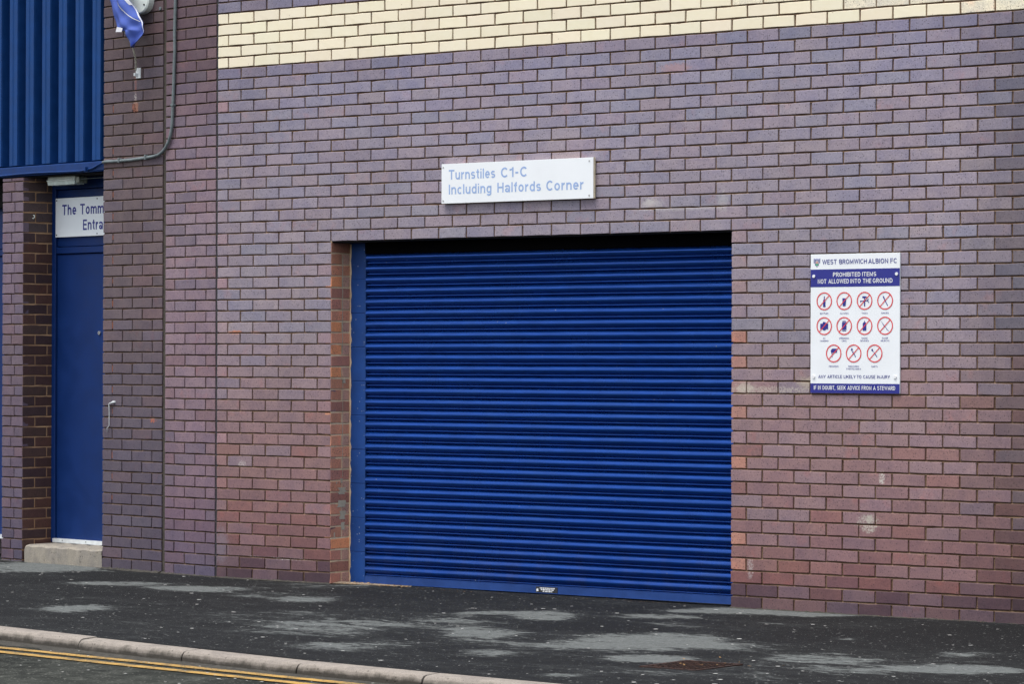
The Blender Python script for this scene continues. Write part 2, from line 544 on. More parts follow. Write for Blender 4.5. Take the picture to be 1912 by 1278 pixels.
def pavement_mat():
    k = N('worn tarmac pavement with damp and dry patches')
    P = k.pos()
    a = k.n('ShaderNodeAttribute', attribute_name='tint')
    dry = k.sep(a.outputs['Color'])[0]
    mp = k.t.nodes.new('ShaderNodeMapping'); mp.inputs['Rotation'].default_value = (0, 0, -0.656); mp.inputs['Scale'].default_value = (0.42, 1.25, 1.0)
    k.put(mp.inputs['Vector'], P); W = mp.outputs[0]
    n1 = k.noise(W, 3.4, 8, 0.72, 0.6)
    n2 = k.noise(W, 24.0, 6, 0.75, 0.4)
    f = k.noise(P, 220.0, 2, 0.8)
    s = k.math('ADD', k.ramp(n1, 0.25, 0.75, -0.85, 0.85, False), k.ramp(n2, 0.25, 0.75, -0.80, 0.80, False))
    s = k.math('ADD', s, k.ramp(f, 0.2, 0.8, -0.22, 0.22, False))
    s = k.math('ADD', s, k.math('MULTIPLY', k.math('SUBTRACT', dry, 0.5), 2.9))
    m = k.ramp(s, -0.04, 0.30)
    half = k.ramp(s, -0.9, 0.1, 0.0, 0.10)
    dark = k.mix(k.ramp(n2, 0.3, 0.7), (0.0055, 0.0063, 0.0076, 1), (0.0112, 0.0124, 0.0136, 1))
    light = k.mix(k.ramp(n2, 0.3, 0.7), (0.120, 0.131, 0.131, 1), (0.160, 0.172, 0.169, 1))
    c = k.mix(k.math('MAXIMUM', m, half), dark, light)
    g = k.noise(P, 42.0, 5, 0.85)
    c = k.mix(k.ramp(g, 0.42, 0.72, 0, 0.5), c, k.mix(1.0, c, (1.7, 1.7, 1.67), 'MULTIPLY'))
    c = k.mix(k.ramp(g, 0.52, 0.30, 0, 0.7), c, k.mix(1.0, c, (0.45, 0.45, 0.47), 'MULTIPLY'))
    # pale chippings showing through
    for sc, th, amt in ((70.0, 0.91, 0.65), (36.0, 0.972, 0.8)):
        vo = k.n('ShaderNodeTexVoronoi', Scale=sc, Vector=P)
        sp = k.math('MULTIPLY', k.ramp(vo.outputs['Distance'], 0.34, 0.2), k.math('GREATER_THAN', k.sep(vo.outputs['Color'])[0], th))
        c = k.mix(k.math('MULTIPLY', sp, amt), c, (0.30, 0.31, 0.30, 1))
    c = k.mix(k.ramp(f, 0.3, 0.7, 0.0, 0.4), c, k.mix(1.0, c, (0.4, 0.4, 0.4), 'MULTIPLY'))
    k.bump(f, 0.9, 0.004)
    return k.set(Base_Color=c, Roughness=k.ramp(m, 0, 1, 0.80, 0.95), Specular_IOR_Level=0.2)


def road_mat():
    k = N('old road asphalt')
    P = k.pos()
    n1 = k.noise(P, 1.6, 6, 0.65, 0.3)
    n2 = k.noise(P, 9.0, 5, 0.72)
    f = k.noise(P, 200.0, 2, 0.8)
    c = k.mix(k.ramp(n1, 0.35, 0.7), (0.013, 0.015, 0.013, 1), (0.038, 0.041, 0.036, 1))
    c = k.mix(k.ramp(n2, 0.42, 0.72, 0, 0.6), c, (0.085, 0.090, 0.080, 1))
    g = k.noise(P, 42.0, 5, 0.85)
    c = k.mix(k.ramp(g, 0.40, 0.72, 0, 0.75), c, k.mix(1.0, c, (2.1, 2.1, 2.0), 'MULTIPLY'))
    for sc, th, amt in ((60.0, 0.82, 0.8), (36.0, 0.94, 0.9)):
        vo = k.n('ShaderNodeTexVoronoi', Scale=sc, Vector=P)
        sp = k.math('MULTIPLY', k.ramp(vo.outputs['Distance'], 0.36, 0.2), k.math('GREATER_THAN', k.sep(vo.outputs['Color'])[0], th))
        c = k.mix(k.math('MULTIPLY', sp, amt), c, (0.27, 0.27, 0.24, 1))
    c = k.mix(k.ramp(f, 0.3, 0.7, 0.0, 0.5), c, k.mix(1.0, c, (0.35, 0.35, 0.35), 'MULTIPLY'))
    k.bump(f, 1.0, 0.005)
    return k.set(Base_Color=c, Roughness=0.9, Specular_IOR_Level=0.2)


def yellow_mat():
    k = N('worn yellow road paint')
    P = k.pos()
    n = k.noise(P, 10.0, 4, 0.7)
    f = k.noise(P, 120.0, 3, 0.75)
    w = k.math('ADD', k.math('MULTIPLY', n, 0.5), k.math('MULTIPLY', f, 0.6))
    c = k.mix(k.ramp(f, 0.3, 0.7), (0.46, 0.25, 0.045, 1), (0.52, 0.33, 0.09, 1))
    c = k.mix(k.ramp(w, 0.50, 0.66), c, (0.10, 0.085, 0.05, 1))
    k.bump(f, 0.6, 0.002)
    return k.set(Base_Color=c, Roughness=0.8)


def rust_mat():
    k = N('rusty cast iron')
    P = k.pos()
    n = k.noise(P, 22.0, 5, 0.7)
    c = k.mix(k.ramp(n, 0.3, 0.7), (0.012, 0.008, 0.008, 1), (0.060, 0.026, 0.017, 1))
    k.bump(k.noise(P, 150.0, 3, 0.7), 0.7, 0.002)
    return k.set(Base_Color=c, Roughness=0.8, Metallic=0.2)


M['pavement'] = pavement_mat()
M['road'] = road_mat()
M['yellow'] = yellow_mat()
M['rust'] = rust_mat()
M['gutter'] = simple('gutter grit', (0.05, 0.046, 0.038), 0.95, var=0.5, nscale=40, bump=0.8, bd=0.005)

# ---------------------------------------------------------------- the ground, road, pavement, kerb
tag(MB().box(-400, 400, -400, 400, -0.60, -0.10).build('ground', M['road']), kind='structure')

KB = [(-6.0, -2.50), (-1.9, -3.22), (0.808, -3.693), (1.703, -3.840), (2.576, -3.972), (3.457, -4.100),
      (4.300, -4.175), (5.15, -4.222), (6.05, -4.255), (7.9, -4.28), (12.0, -4.30)]


def kerb_y(x):
    for (a, b), (c, d) in zip(KB, KB[1:]):
        if x <= c:
            t = (x - a) / (c - a)
            return b + (d - b) * t
    return KB[-1][1]


ROAD_Z = -0.066
tag(MB().prism_z([(-60, -40), (60, -40), (60, -1), (-60, -1)], -0.095, ROAD_Z).build('road', M['road']), kind='structure')

# damp / dry patches of the pavement: (x, y, half width across the view, half depth along it, amount)
PATCH = [(0.23, -2.53, 0.16, 0.22, 1.0), (-2.71, 0.05, 0.45, 0.60, 1.1), (-1.10, -0.78, 0.33, 0.20, 1.0), (-0.36, -0.85, 0.34, 0.24, 0.9),
         (-1.75, -0.62, 0.3, 0.2, 0.8), (0.15, -0.30, 0.2, 0.12, 0.5), (0.3, -0.95, 0.2, 0.2, 0.6),
         (0.75, -1.05, 0.20, 0.26, 1.0), (2.18, -2.62, 0.34, 0.42, 0.62), (2.38, -1.90, 0.32, 0.37, 0.55), (3.06, -3.30, 0.30, 0.20, 0.6),
         (3.11, -2.34, 0.22, 0.42, 0.8), (2.30, -1.28, 0.17, 0.12, 0.9), (2.65, -1.18, 0.17, 0.34, 0.95), (4.17, -2.39, 0.55, 0.36, 1.0),
         (3.99, -1.92, 0.33, 0.24, 0.7), (3.19, -0.79, 0.19, 0.15, 0.9), (3.36, -0.09, 0.60, 0.22, 1.1), (3.85, -0.05, 0.35, 0.12, 0.9),
         (3.59, -1.23, 0.13, 0.25, 0.6), (4.67, -2.97, 0.20, 0.17, 0.8), (3.85, -3.24, 0.14, 0.18, 0.8), (5.29, -2.36, 0.27, 0.25, 0.75),
         (6.09, -2.48, 0.36, 0.20, 0.85), (4.80, -1.34, 0.08, 0.08, 0.7), (5.72, -1.78, 0.13, 0.13, 0.7), (4.82, -3.91, 0.13, 0.10, 0.6),
         (1.5, -2.2, 0.5, 0.5, 0.30), (5.4, -3.0, 0.9, 0.5, 0.35), (0.2, -0.05, 0.25, 0.07, 0.6), (-0.2, -0.13, 0.4, 0.07, 0.5),
         (-1.36, -0.36, 0.62, 0.36, -0.9), (3.36, -1.65, 0.42, 0.26, -0.8), (2.75, -0.44, 0.30, 0.22, -0.6), (5.6, -0.5, 1.2, 0.6, -0.7), (1.2, -0.5, 0.7, 0.25, -0.4)]
CP, SP = 0.792, 0.610


def dryness(x, y):
    v = 0.275 + 0.05 * math.exp(-((-x * SP + y * CP) + 3.6) ** 2 / 1.0)
    p, q = x * CP + y * SP, -x * SP + y * CP
    for cx, cy, rp, rq, a in PATCH:
        dp, dq = (p - (cx * CP + cy * SP)) / rp, (q - (-cx * SP + cy * CP)) / rq
        d = dp * dp + dq * dq
        if d < 9:
            v += a * 0.42 * math.exp(-d * d * 0.5)
    return v


mb = MB()
nx, ny = 240, 86
for i in range(nx + 1):
    x = -6.0 + 18.0 * (i / nx)
    yk = kerb_y(x)
    for j in range(ny + 1):
        y = yk + (1.2 - yk) * (j / ny)
        # the tarmac is not dead flat, and a little of it is banked against the walls
        z = 0.003 * math.sin(x * 1.7 + y * 2.1) + 0.002 * math.sin(x * 4.1 - y * 3.3) - 0.002
        d = dryness(x, y)
        mb.v.append((x, y, z if y > yk + 0.02 else -0.001))
        mb.cols.append((d, d, d, 1))
for i in range(nx):
    for j in range(ny):
        a = i * (ny + 1) + j
        mb.face((a, a + ny + 1, a + ny + 2, a + 1))
pav = tag(mb.build('pavement', M['pavement']), kind='structure')

kerb = tag(empty('kerb'), kind='structure')
s_nodes = []
x = -5.6
marks = [-5.6, -4.7, -3.8, -2.9, -1.92, -1.0, -0.09, 0.808, 1.703, 2.576, 3.457, 4.300, 5.15, 6.05, 6.98, 7.9, 8.8]
for k, (a, b) in enumerate(zip(marks, marks[1:])):
    rr = random.Random(k * 7 + 3)
    pa, pb = Vector((a, kerb_y(a), 0)), Vector((b, kerb_y(b), 0))
    d = (pb - pa).normalized(); nrm = Vector((d.y, -d.x, 0))    # towards the road
    L = (pb - pa).length
    prof = [(0.0, -0.25), (0.0, -0.003), (0.004, 0.0), (0.090, 0.0), (0.108, -0.005), (0.120, -0.018), (0.126, -0.034), (0.131, -0.25)]
    mb = MB(); n = 10; rings = []
    dz, dn = rr.uniform(-0.003, 0.003), rr.uniform(-0.004, 0.004)
    for i in range(n + 1):
        t = 0.004 + (L - 0.008) * i / n
        chip = 0.006 * rr.random() ** 2
        endr = 0.006 if i in (0, n) else 0.0
        b0 = len(mb.v)
        for (o, z) in prof:
            w = 1.0 if 0.05 < o < 0.13 and z > -0.1 else 0.0
            p = pa + d * t + nrm * (o + dn - w * (chip + endr) * 0.6)
            mb.v.append((p.x, p.y, z + dz - w * (chip + endr) * 0.5))
        rings.append(b0)
    for r0, r1 in zip(rings, rings[1:]):
        for j in range(len(prof) - 1):
            mb.face((r0 + j, r1 + j, r1 + j + 1, r0 + j + 1)[::-1])
    mb.face([rings[0] + j for j in range(len(prof))]); mb.face([rings[-1] + j for j in range(len(prof))][::-1])
    mb.build('kerb_stone', M['kerb'], kerb)
# black gap between stones and grit in the gutter
mb = MB(); b = None
for i in range(0, 200):
    xx = -5.6 + i * 0.07
    y0 = kerb_y(xx) - 0.118
    w = 0.10 + 0.05 * math.sin(i * 0.9) * math.sin(i * 0.23) + 0.02 * RND.random()
    mb.v += [(xx, y0, ROAD_Z + 0.010), (xx, y0 - w * 0.5, ROAD_Z + 0.005), (xx, y0 - w, ROAD_Z + 0.001)]
    if i:
        a = len(mb.v) - 6
        mb.face((a, a + 1, a + 4, a + 3)); mb.face((a + 1, a + 2, a + 5, a + 4))
tag(mb.build('gutter_grit', M['gutter']), kind='stuff')

for name_i, (pts, lab) in enumerate((
        ([(-5.5, -3.42), (1.248, -4.106), (3.264, -4.305), (9.0, -4.87)], 'worn yellow no-waiting line on the road, the one nearer the kerb'),
        ([(-5.5, -3.60), (1.429, -4.276), (3.421, -4.478), (9.0, -5.05)], 'worn yellow no-waiting line on the road, the one farther from the kerb'))):
    mb = MB(); hw = 0.036; first = True
    for (a, b2) in zip(pts, pts[1:]):
        a, b2 = Vector((*a, 0)), Vector((*b2, 0)); d = (b2 - a).normalized(); nr = Vector((-d.y, d.x, 0))
        n = max(2, int((b2 - a).length / 0.06))
        for i in range(n + 1):
            if i == 0 and not first: continue
            p = a + (b2 - a) * (i / n); w1, w2 = hw + RND.uniform(-0.003, 0.003), hw + RND.uniform(-0.003, 0.003)
            p1, p2 = p + nr * w1, p - nr * w2
            mb.v += [(p2.x, p2.y, ROAD_Z + 0.005), (p1.x, p1.y, ROAD_Z + 0.005)]
            if len(mb.v) > 2:
                k = len(mb.v) - 4
                mb.face((k, k + 2, k + 3, k + 1))
        first = False
    tag(mb.build('yellow_line', M['yellow']), lab, 'road marking', 'double yellow lines along the kerb')

# ---------------------------------------------------------------- brickwork
E_ = 1.02


def make_brick_mesh(seed, L, H=0.065, D=0.05):
    rr = random.Random(seed)
    n = 8
    P = [(-L / 2, -H / 2), (-L / 6, -H / 2), (L / 5, -H / 2), (L / 2, -H / 2), (L / 2, H / 2), (L / 6, H / 2), (-L / 5, H / 2), (-L / 2, H / 2)]
    P = [(a + rr.uniform(-1, 1) * 0.0015, b + rr.uniform(-1, 1) * 0.0017) for a, b in P]
    if rr.random() < 0.35:                 # a knocked corner
        q = rr.choice((0, 3, 4, 7)); P[q] = (P[q][0] * (1 - 0.004 / L), P[q][1] * 0.93)
    mb = MB()
    c = 0.0022
    for (a, b) in P:
        mb.v.append((a - math.copysign(c, a), rr.uniform(0, 0.0006), b - math.copysign(c, b)))
    for (a, b) in P:
        mb.v.append((a, c, b))
    for (a, b) in P:
        mb.v.append((a, D, b))
    mb.face(range(8))
    for i in range(8):
        j = (i + 1) % 8
        mb.face((i, 8 + i, 8 + j, j)); mb.face((8 + i, 16 + i, 16 + j, 8 + j))
    return mb


BR = {}
for kind, L in (('full', 0.215), ('half', 0.1025)):
    for s in range(7):
        BR[(kind, s)] = make_brick_mesh(s * 13 + (0 if kind == 'full' else 500), L)
MESH = {}


def brick_mesh(kind, s, matname):
    key = (kind, s, matname)
    if key not in MESH:
        MESH[key] = BR[(kind, s)].mesh('brick', M[matname])
    return MESH[key]


def put_brick(parent, name, x0, x1, z0, z1, col, mat='brick', y=0.0, side=None, rr=RND):
    """side None: faces -y, spans x0..x1.  side = xc: faces +x at x = xc, spans x0..x1 in y"""
    L = x1 - x0
    kind = 'full' if L > 0.15 else 'half'
    L0 = 0.215 if kind == 'full' else 0.1025
    o = bpy.data.objects.new(name, brick_mesh(kind, rr.randrange(7), mat))
    pr = rr.uniform(-0.0012, 0.0012)
    if side is None:
        o.location = ((x0 + x1) / 2, y + pr, (z0 + z1) / 2)
        rz = 0.0
    else:
        o.location = (side - pr, (x0 + x1) / 2, (z0 + z1) / 2)
        rz = math.pi / 2
    o.rotation_euler = (rr.uniform(-0.006, 0.006), rr.uniform(-0.004, 0.004), rz + rr.uniform(-0.003, 0.003))
    o.scale = (L / L0, 1, (z1 - z0) / 0.065)
    o.color = (*col, rr.random())
    link(o, parent)
    return o


def mass_brick(mb, x0, x1, z0, z1, col, rr=RND, y=0.0):
    L = x1 - x0
    kind = 'full' if L > 0.15 else 'half'
    L0 = 0.215 if kind == 'full' else 0.1025
    src = BR[(kind, rr.randrange(7))]
    b = len(mb.v); a = rr.random(); pr = rr.uniform(-0.0012, 0.0012) + y
    sx, sz, cx, cz = L / L0, (z1 - z0) / 0.065, (x0 + x1) / 2, (z0 + z1) / 2
    for v in src.v:
        mb.v.append((v[0] * sx + cx, v[1] + pr, v[2] * sz + cz)); mb.cols.append((*col, a))
    for f in src.f:
        mb.face([b + i for i in f])


def bed_strip(mb, x0, x1, z, side=None, th=0.010, deep=0.019, shallow=0.003, rr=RND):
    """struck bed joint: deep under the upper brick, nearly flush on the lower one"""
    n = max(1, int((x1 - x0) / 0.07))
    for i in range(n + 1):
        a = x0 + (x1 - x0) * i / n
        d1, d2 = deep + rr.uniform(-0.003, 0.002), shallow + rr.uniform(-0.0015, 0.002)
        if rr.random() < 0.025: d2 = deep * 0.9
        for d, zz in ((d1, z + 0.002), (d2, z - th - 0.002)):
            mb.v.append((a, d, zz) if side is None else (side - d, a, zz))
        if i:
            k = len(mb.v) - 4
            mb.face((k + 1, k + 3, k + 2, k))


def perp_back(mb, x0, x1, z0, z1, side=None, d=0.009):
    b = len(mb.v)
    P = [(x0, z0), (x1, z0), (x1, z1), (x0, z1)]
    mb.v += [((a, d, z) if side is None else (side - d, a, z)) for a, z in P]
    mb.face((b, b + 1, b + 2, b + 3))


# --- the long main wall
G = 2.256
Q = (-0.19435553, 0.32499485, -0.45091658, -0.06971016, 0.03586025)


def U(n):
    return .225 * n + Q[0] * 1e-3 * ((n - 8) ** 2 - 64) + Q[1] * 1e-5 * ((n - 8) ** 3 + 512)


def V(m):
    return G + .075 * m * (1 + Q[2] * .01) + Q[3] * 1e-4 * m * m + Q[4] * 1e-5 * m ** 3


def jit(c, rr, a=0.06):
    k = 1 + rr.uniform(-a, a)
    return tuple(max(0.0, v * k * (1 + rr.uniform(-0.015, 0.015))) for v in c)


def mixc(a, b, t):
    return tuple(x + (y - x) * t for x, y in zip(a, b))


RC = random.Random(5)


def main_colour(m, x, rr):
    keys = [(22, (142, 134, 158)), (15, (138, 132, 156)), (13, (150, 143, 165)), (5, (154, 144, 161)), (-3, (154, 143, 158)), (-9, (150, 137, 150)),
            (-13, (147, 124, 132)), (-20, (141, 114, 120)), (-25, (131, 101, 108)), (-27, (122, 90, 95)), (-28, (110, 80, 88)), (-29, (88, 67, 79)), (-30, (78, 60, 72))]
    for (m1, c1), (m0, c0) in zip(keys, keys[1:]):
        if m >= m0:
            c = mixc(c0, c1, min(1, max(0, (m - m0) / (m1 - m0)))); break
    else:
        c = keys[-1][1]
    t = rr.random()
    low = max(0.0, min(1.0, (-m - 8) / 18))
    if t < 0.10:
        c = mixc(c, (134, 136, 160), 0.32 if m > -24 else 0.2)
    elif t < 0.20:
        c = mixc(c, (168, 150, 158), 0.45) if m > -9 else mixc(c, (152, 120, 120), 0.38)
    elif t < 0.20 + 0.13 * low:
        c = mixc(c, (146, 98, 90), 0.33)
    elif t < 0.5:
        c = mixc(c, (158, 138, 150), 0.35)
    c = lin(c, E_)
    c = (c[0] * (1.0 + 0.07 * low), c[1] * (1.0 - 0.01 * low), c[2] * (0.94 - 0.06 * low))
    k = 1.0
    if x < 0.5: k *= 0.93
    if x < -0.6 and m > 8: k *= 0.9
    if x > 4.75: k *= 0.80          # soft shade at the right end, put into the brick colour
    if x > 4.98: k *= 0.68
    return jit(tuple(v * k for v in c), rr, 0.05)


CREAM = lin((238, 228, 202), 1.0)
wall = tag(empty('brick_wall', (0, 0, 0)), 'long purple brick wall with a cream band, around the blue roller shutter', 'wall')
ORANGE = {-9: 1.0, -11: .75, -15: .75, -19: 1.0, -25: 1.0, -27: .8, -1: .28, -3: .25, -5: .35, -7: .25, -13: .35}
X_LEFT = -1.0135
OPEN_R = U(14)
bricks = []       # (x0, x1, z0, z1, colour, cream?)
for m in range(-30, 34):
    z0, z1 = V(m), V(m + 1) - 0.010
    off = 0.0 if m % 2 == 0 else 0.5
    n = -4.5
    cuts = [-4.5]
    n = math.floor(-4.5 + 1e-6 - off) + off + 1
    while n < 34:
        if n > -4.5 + 0.1: cuts.append(n)
        n += 1
    for a, b in zip(cuts, cuts[1:]):
        if m < 0 and a < 14 and b > 0:
            # rows beside the opening are cut by it
            if a < 0 < b: b = 0
            elif a < 14 < b: a = 14
            else: continue
            if b - a < 0.2: continue
        x0, x1 = U(a) + 0.005, U(b) - 0.005
        if a == -4.5: x0 = X_LEFT
        if b == 0 and m < 0: x1 = U(0) + 0.003
        if a == 14 and m < 0: x0 = U(14) + 0.004
        cream = 16 <= m <= 20
        if cream:
            col = jit(CREAM, RC, 0.035)
        else:
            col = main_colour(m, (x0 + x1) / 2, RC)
            if m < 0 and a == 14 and m in ORANGE:
                col = mixc(col, lin((180, 130, 114)), ORANGE[m])
            if m < 0 and b == 0 and b - a < 0.7 and RC.random() < 0.35:
                col = mixc(col, lin((160, 124, 128)), 0.4)
            if a == -4.5 and b - a < 0.7:
                col = mixc(col, lin((172, 132, 134)), RC.choice((0.1, 0.3, 0.6, 0.0)))
            if m == 12 and abs((a + b) / 2 - 11.5) < 1.6: pass
        bricks.append((x0, x1, z0, z1, col, cream, m))
# the 300 purple bricks nearest the camera that lie in the picture are parts of their own
def seen(b):
    return b[1] < 5.32 and b[2] < 3.98 - 0.094 * ((b[0] + 1.02))
sign_boxes = ((0.96, 2.17, 2.47, 2.73), (3.73, 4.33, 1.285, 2.10))
def covered(b):
    return any(b[0] >= s[0] - 0.02 and b[1] <= s[1] + 0.02 and b[2] >= s[2] - 0.01 and b[3] <= s[3] + 0.01 for s in sign_boxes)
purple = [b for b in bricks if not b[5] and seen(b) and not covered(b)]
purple.sort(key=lambda b: -(b[0] + b[1]) * 0.5 - (2 if b[1] - b[0] > 0.15 else 0))
near = set(id(b) for b in purple[:299 - 60])
cream_in = [b for b in bricks if b[5] and seen(b)]
cream_ids = set(id(b) for b in cream_in)
mass = MB(); mass_c = MB()
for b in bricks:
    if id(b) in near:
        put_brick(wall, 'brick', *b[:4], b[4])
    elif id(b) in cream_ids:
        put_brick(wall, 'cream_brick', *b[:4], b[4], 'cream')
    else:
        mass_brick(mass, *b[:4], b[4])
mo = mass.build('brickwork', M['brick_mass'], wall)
mo['kind'] = 'stuff'

# bricks that turn into the left side of the opening (fired to orange brown there)
REV = 0.192
for k in range(1, 31):
    z0, z1 = V(-k), V(-k + 1) - 0.010
    cc = RC.choice(((140, 96, 76), (152, 104, 82), (132, 90, 78), (168, 110, 76), (120, 82, 70)))
    if k in (4, 8): cc = (160, 104, 70)
    dk = 0.62 if k in (1,) else 0.85 if k in (2, 3) else 1.0
    col = tuple(v * dk for v in lin(cc, 0.40))
    if k % 2 == 1:
        put_brick(wall, 'brick', 0.0025, REV, z0, z1, jit(col, RC), side=U(0) + 0.005)
    else:
        put_brick(wall, 'brick', 0.0025, 0.108, z0, z1, jit(col, RC), side=U(0) + 0.005)
        put_brick(wall, 'brick', 0.118, REV, z0, z1, jit(lin((140, 108, 94), 0.40), RC), side=U(0) + 0.005)

sm = MB(); q = random.Random(12)
for (yc, z0s, z1s, w) in ((0.120, 0.42, 0.475, 0.052), (0.105, 0.50, 0.545, 0.075), (0.115, 0.585, 0.63, 0.060), (0.125, 0.35, 0.40, 0.035), (0.11, 0.66, 0.69, 0.02),
                          (0.115, 1.52, 2.16, 0.007), (0.120, 0.70, 1.35, 0.005), (0.205, 0.02, 1.2, 0.008), (0.208, 1.2, 2.2, 0.007), (0.04, 0.30, 0.335, 0.012), (0.13, 1.32, 1.345, 0.03), (0.06, 0.655, 0.668, 0.012)):
    n = max(4, int((z1s - z0s) / 0.012)); xf = U(0) + 0.0068
    for i in range(n + 1):
        z = z0s + (z1s - z0s) * i / n; a, b2 = q.uniform(0.35, 0.75) * w, q.uniform(0.35, 0.75) * w
        sm.v += [(xf, yc - a, z), (xf, min(yc + b2, REV), z)]
        if i:
            k = len(sm.v) - 4
            sm.face((k, k + 1, k + 3, k + 2))
o = sm.build('plaster_smears', mortar_mat('pale plaster smear', (0.62, 0.56, 0.44), (0.50, 0.43, 0.33)), wall)
o['kind'] = 'stuff'
# mortar
mm = MB(); XR = 7.4
for m in range(-30, 34):
    z = V(m); zt = V(m + 1) - 0.010
    if m < 0:
        segs = ((X_LEFT, U(0) + 0.001), (U(14) + 0.010, XR))
    else:
        segs = ((X_LEFT, XR),)
    for a, b in segs:
        if m > -30:
            if not (m == 0):
                bed_strip(mm, a, b, z)
            else:
                bed_strip(mm, a, U(0), z); bed_strip(mm, U(14) + 0.01, b, z)
        perp_back(mm, a, b, z - 0.001, zt + 0.001)
mm.build('mortar', M['mortar'], wall)
ms = MB()
for k in range(1, 31):
    if k < 30: bed_strip(ms, 0.002, REV, V(-k), side=U(0) + 0.005, deep=0.005, shallow=0.001)
    perp_back(ms, 0.002, REV, V(-k) - 0.001, V(-k + 1) - 0.009, side=U(0) + 0.005, d=0.003)
bed_strip(ms, 0.002, REV, V(0), side=U(0) + 0.005, deep=0.008, shallow=0.002)
ms.build('reveal_mortar', M['mortar_pale'], wall)
core = MB()
core.box(X_LEFT + 0.003, U(0) - 0.030, 0.024, 0.42, -0.2, 4.80)
core.box(U(0) - 0.028, U(14) + 0.05, 0.06, 0.42, 2.262, 4.80)
core.box(U(14) + 0.052, XR, 0.024, 0.42, -0.2, 4.80)
core.build('wall_core', M['core'], wall)
MB().box(U(0) + 0.006, U(14) + 0.02, 0.012, 0.30, 2.246, 2.2595).build('lintel', M['black_soffit'], wall)

# --- blue painted block pier behind the reveal, guides, roller shutter
COLY = 0.194
bp = tag(empty('block_pier', (0.06, COLY, 0)), 'narrow blue painted blockwork pier left of the roller shutter', 'pier')
zb = 0.0
k = 0
heights = [0.215] * 11
for k in range(11):
    z0 = -0.02 + k * 0.2255
    z1 = min(z0 + 0.2215, 2.262)
    o = MB().box(-0.085 + RND.uniform(-.001, .001), 0.185, 0.0 + RND.uniform(0, .0012), 0.20, z0, z1, 0.0022).build('block', M['block_blue'], bp)
MB().box(-0.083, 0.183, 0.004, 0.19, -0.02, 2.26).build('joint_filling', M['block_blue'], bp)
mbx = MB(); n = 60                                            # rough mastic where the blue blocks meet the brick
for i in range(n + 1):
    z = 0.0 + 2.24 * i / n; w = 0.012 + 0.006 * math.sin(i * 2.3) * math.sin(i * 0.7)
    mbx.v += [(0.0 - 0.06 + 0.003, -0.004, z), (0.0 - 0.06 + 0.003 + w, -0.0015, z)]
    if i:
        a = len(mbx.v) - 4; mbx.face((a, a + 1, a + 3, a + 2))
mbx.build('sealant', M['mortar_pale'], bp)

SHX0, SHX1, SHY = 0.189, 3.30, 0.150
sh = tag(empty('roller_shutter', (0, SHY, 0)), 'wide closed blue roller shutter with horizontal steel slats in the brick opening', 'roller shutter')
PITCH_S = 0.0732
prof = []        # one lath: (depth towards the viewer is negative y, z)
for i in range(19):                      # the large convex curve
    t = i / 18
    a = math.radians(-86 + 158 * t)
    prof.append((-0.0230 * math.cos(a) + 0.0065, 0.0185 + 0.0235 + 0.0235 * math.sin(a)))
lo = [(0.015, 0.0005), (0.010, 0.0010), (0.0015, 0.0022), (-0.0040, 0.0055), (-0.0055, 0.0090), (-0.0030, 0.0125), (0.004, 0.0145), (0.0095, 0.0160), (0.0090, 0.0180)]
hi = [(0.006, 0.0662), (0.012, 0.0690), (0.015, 0.0735)]
prof = lo + prof + hi
slat_meshes = []
for v in range(4):
    mbx = MB(); rr = random.Random(90 + v); n = 36
    for i in range(n + 1):
        x = SHX0 + (SHX1 - SHX0) * i / n
        w1 = 0.0006 * math.sin(i * 0.9 + v * 1.7) + rr.uniform(-.00025, .00025)
        for j, (y, z) in enumerate(prof):
            mbx.v.append((x, y + w1, z + 0.0004 * math.sin(i * 0.55 + v * 2.1 + j * 0.1)))
        if i:
            a = len(mbx.v) - 2 * len(prof)
            for j in range(len(prof) - 1):
                q = a + len(prof)
                mbx.face((a + j, q + j, q + j + 1, a + j + 1))
    slat_meshes.append(mbx.mesh('slat', M['shutter'], smooth=True))
for k in range(29):
    o = bpy.data.objects.new('slat', slat_meshes[RND.randrange(4)])
    o.location = (0, 0, 0.053 + k * PITCH_S)
    link(o, sh)
bar = MB().prism_y([(SHX0, 0.008), (SHX1, 0.008), (SHX1, 0.050), (SHX0, 0.050)], -0.012, 0.016)
bar.box(SHX0, SHX1, -0.0145, 0.017, 0.005, 0.009); bar.box(SHX0, SHX1, -0.009, 0.014, 0.0505, 0.0545)
bar = bar.build('bottom_bar', simple('flat blue bar paint', (0.007, 0.045, 0.205), 0.4, var=0.12, nscale=10, bump=0.08), sh)
lp = MB().box(1.600, 1.770, -0.0150, -0.0125, 0.011, 0.047).build('label_plate', M['dark_metal'], bar)
lt = MB()
rr = random.Random(4)
for row, (zz, xa, xb) in enumerate(((0.0385, 1.632, 1.745), (0.0285, 1.640, 1.740), (0.0185, 1.655, 1.725))):
    x = xa
    while x < xb:
        w = rr.uniform(0.004, 0.012)
        lt.flat_y([(x, zz - 0.0035), (x + w, zz - 0.0035), (x + w, zz + 0.0035), (x, zz + 0.0035)], -0.0155)
        x += w + rr.uniform(0.002, 0.005)
lt.flat_y([(1.606, 0.016), (1.622, 0.020), (1.618, 0.036), (1.604, 0.030)], -0.0155)
lt.build('lettering', M['white_ink'], bar)
gd = MB().box(SHX0 - 0.004, SHX0 - 0.001, -0.012, 0.043, 0.0, 2.262).box(SHX0 - 0.001, SHX0 + 0.030, 0.020, 0.024, 0.0, 2.262)
gd.build('guide_channel', M['trim_blue'], sh)
MB().box(SHX0 - 0.2, SHX1 + 0.1, 0.07, 0.09, 0.0, 2.262).build('dark_backing', M['core'], sh)
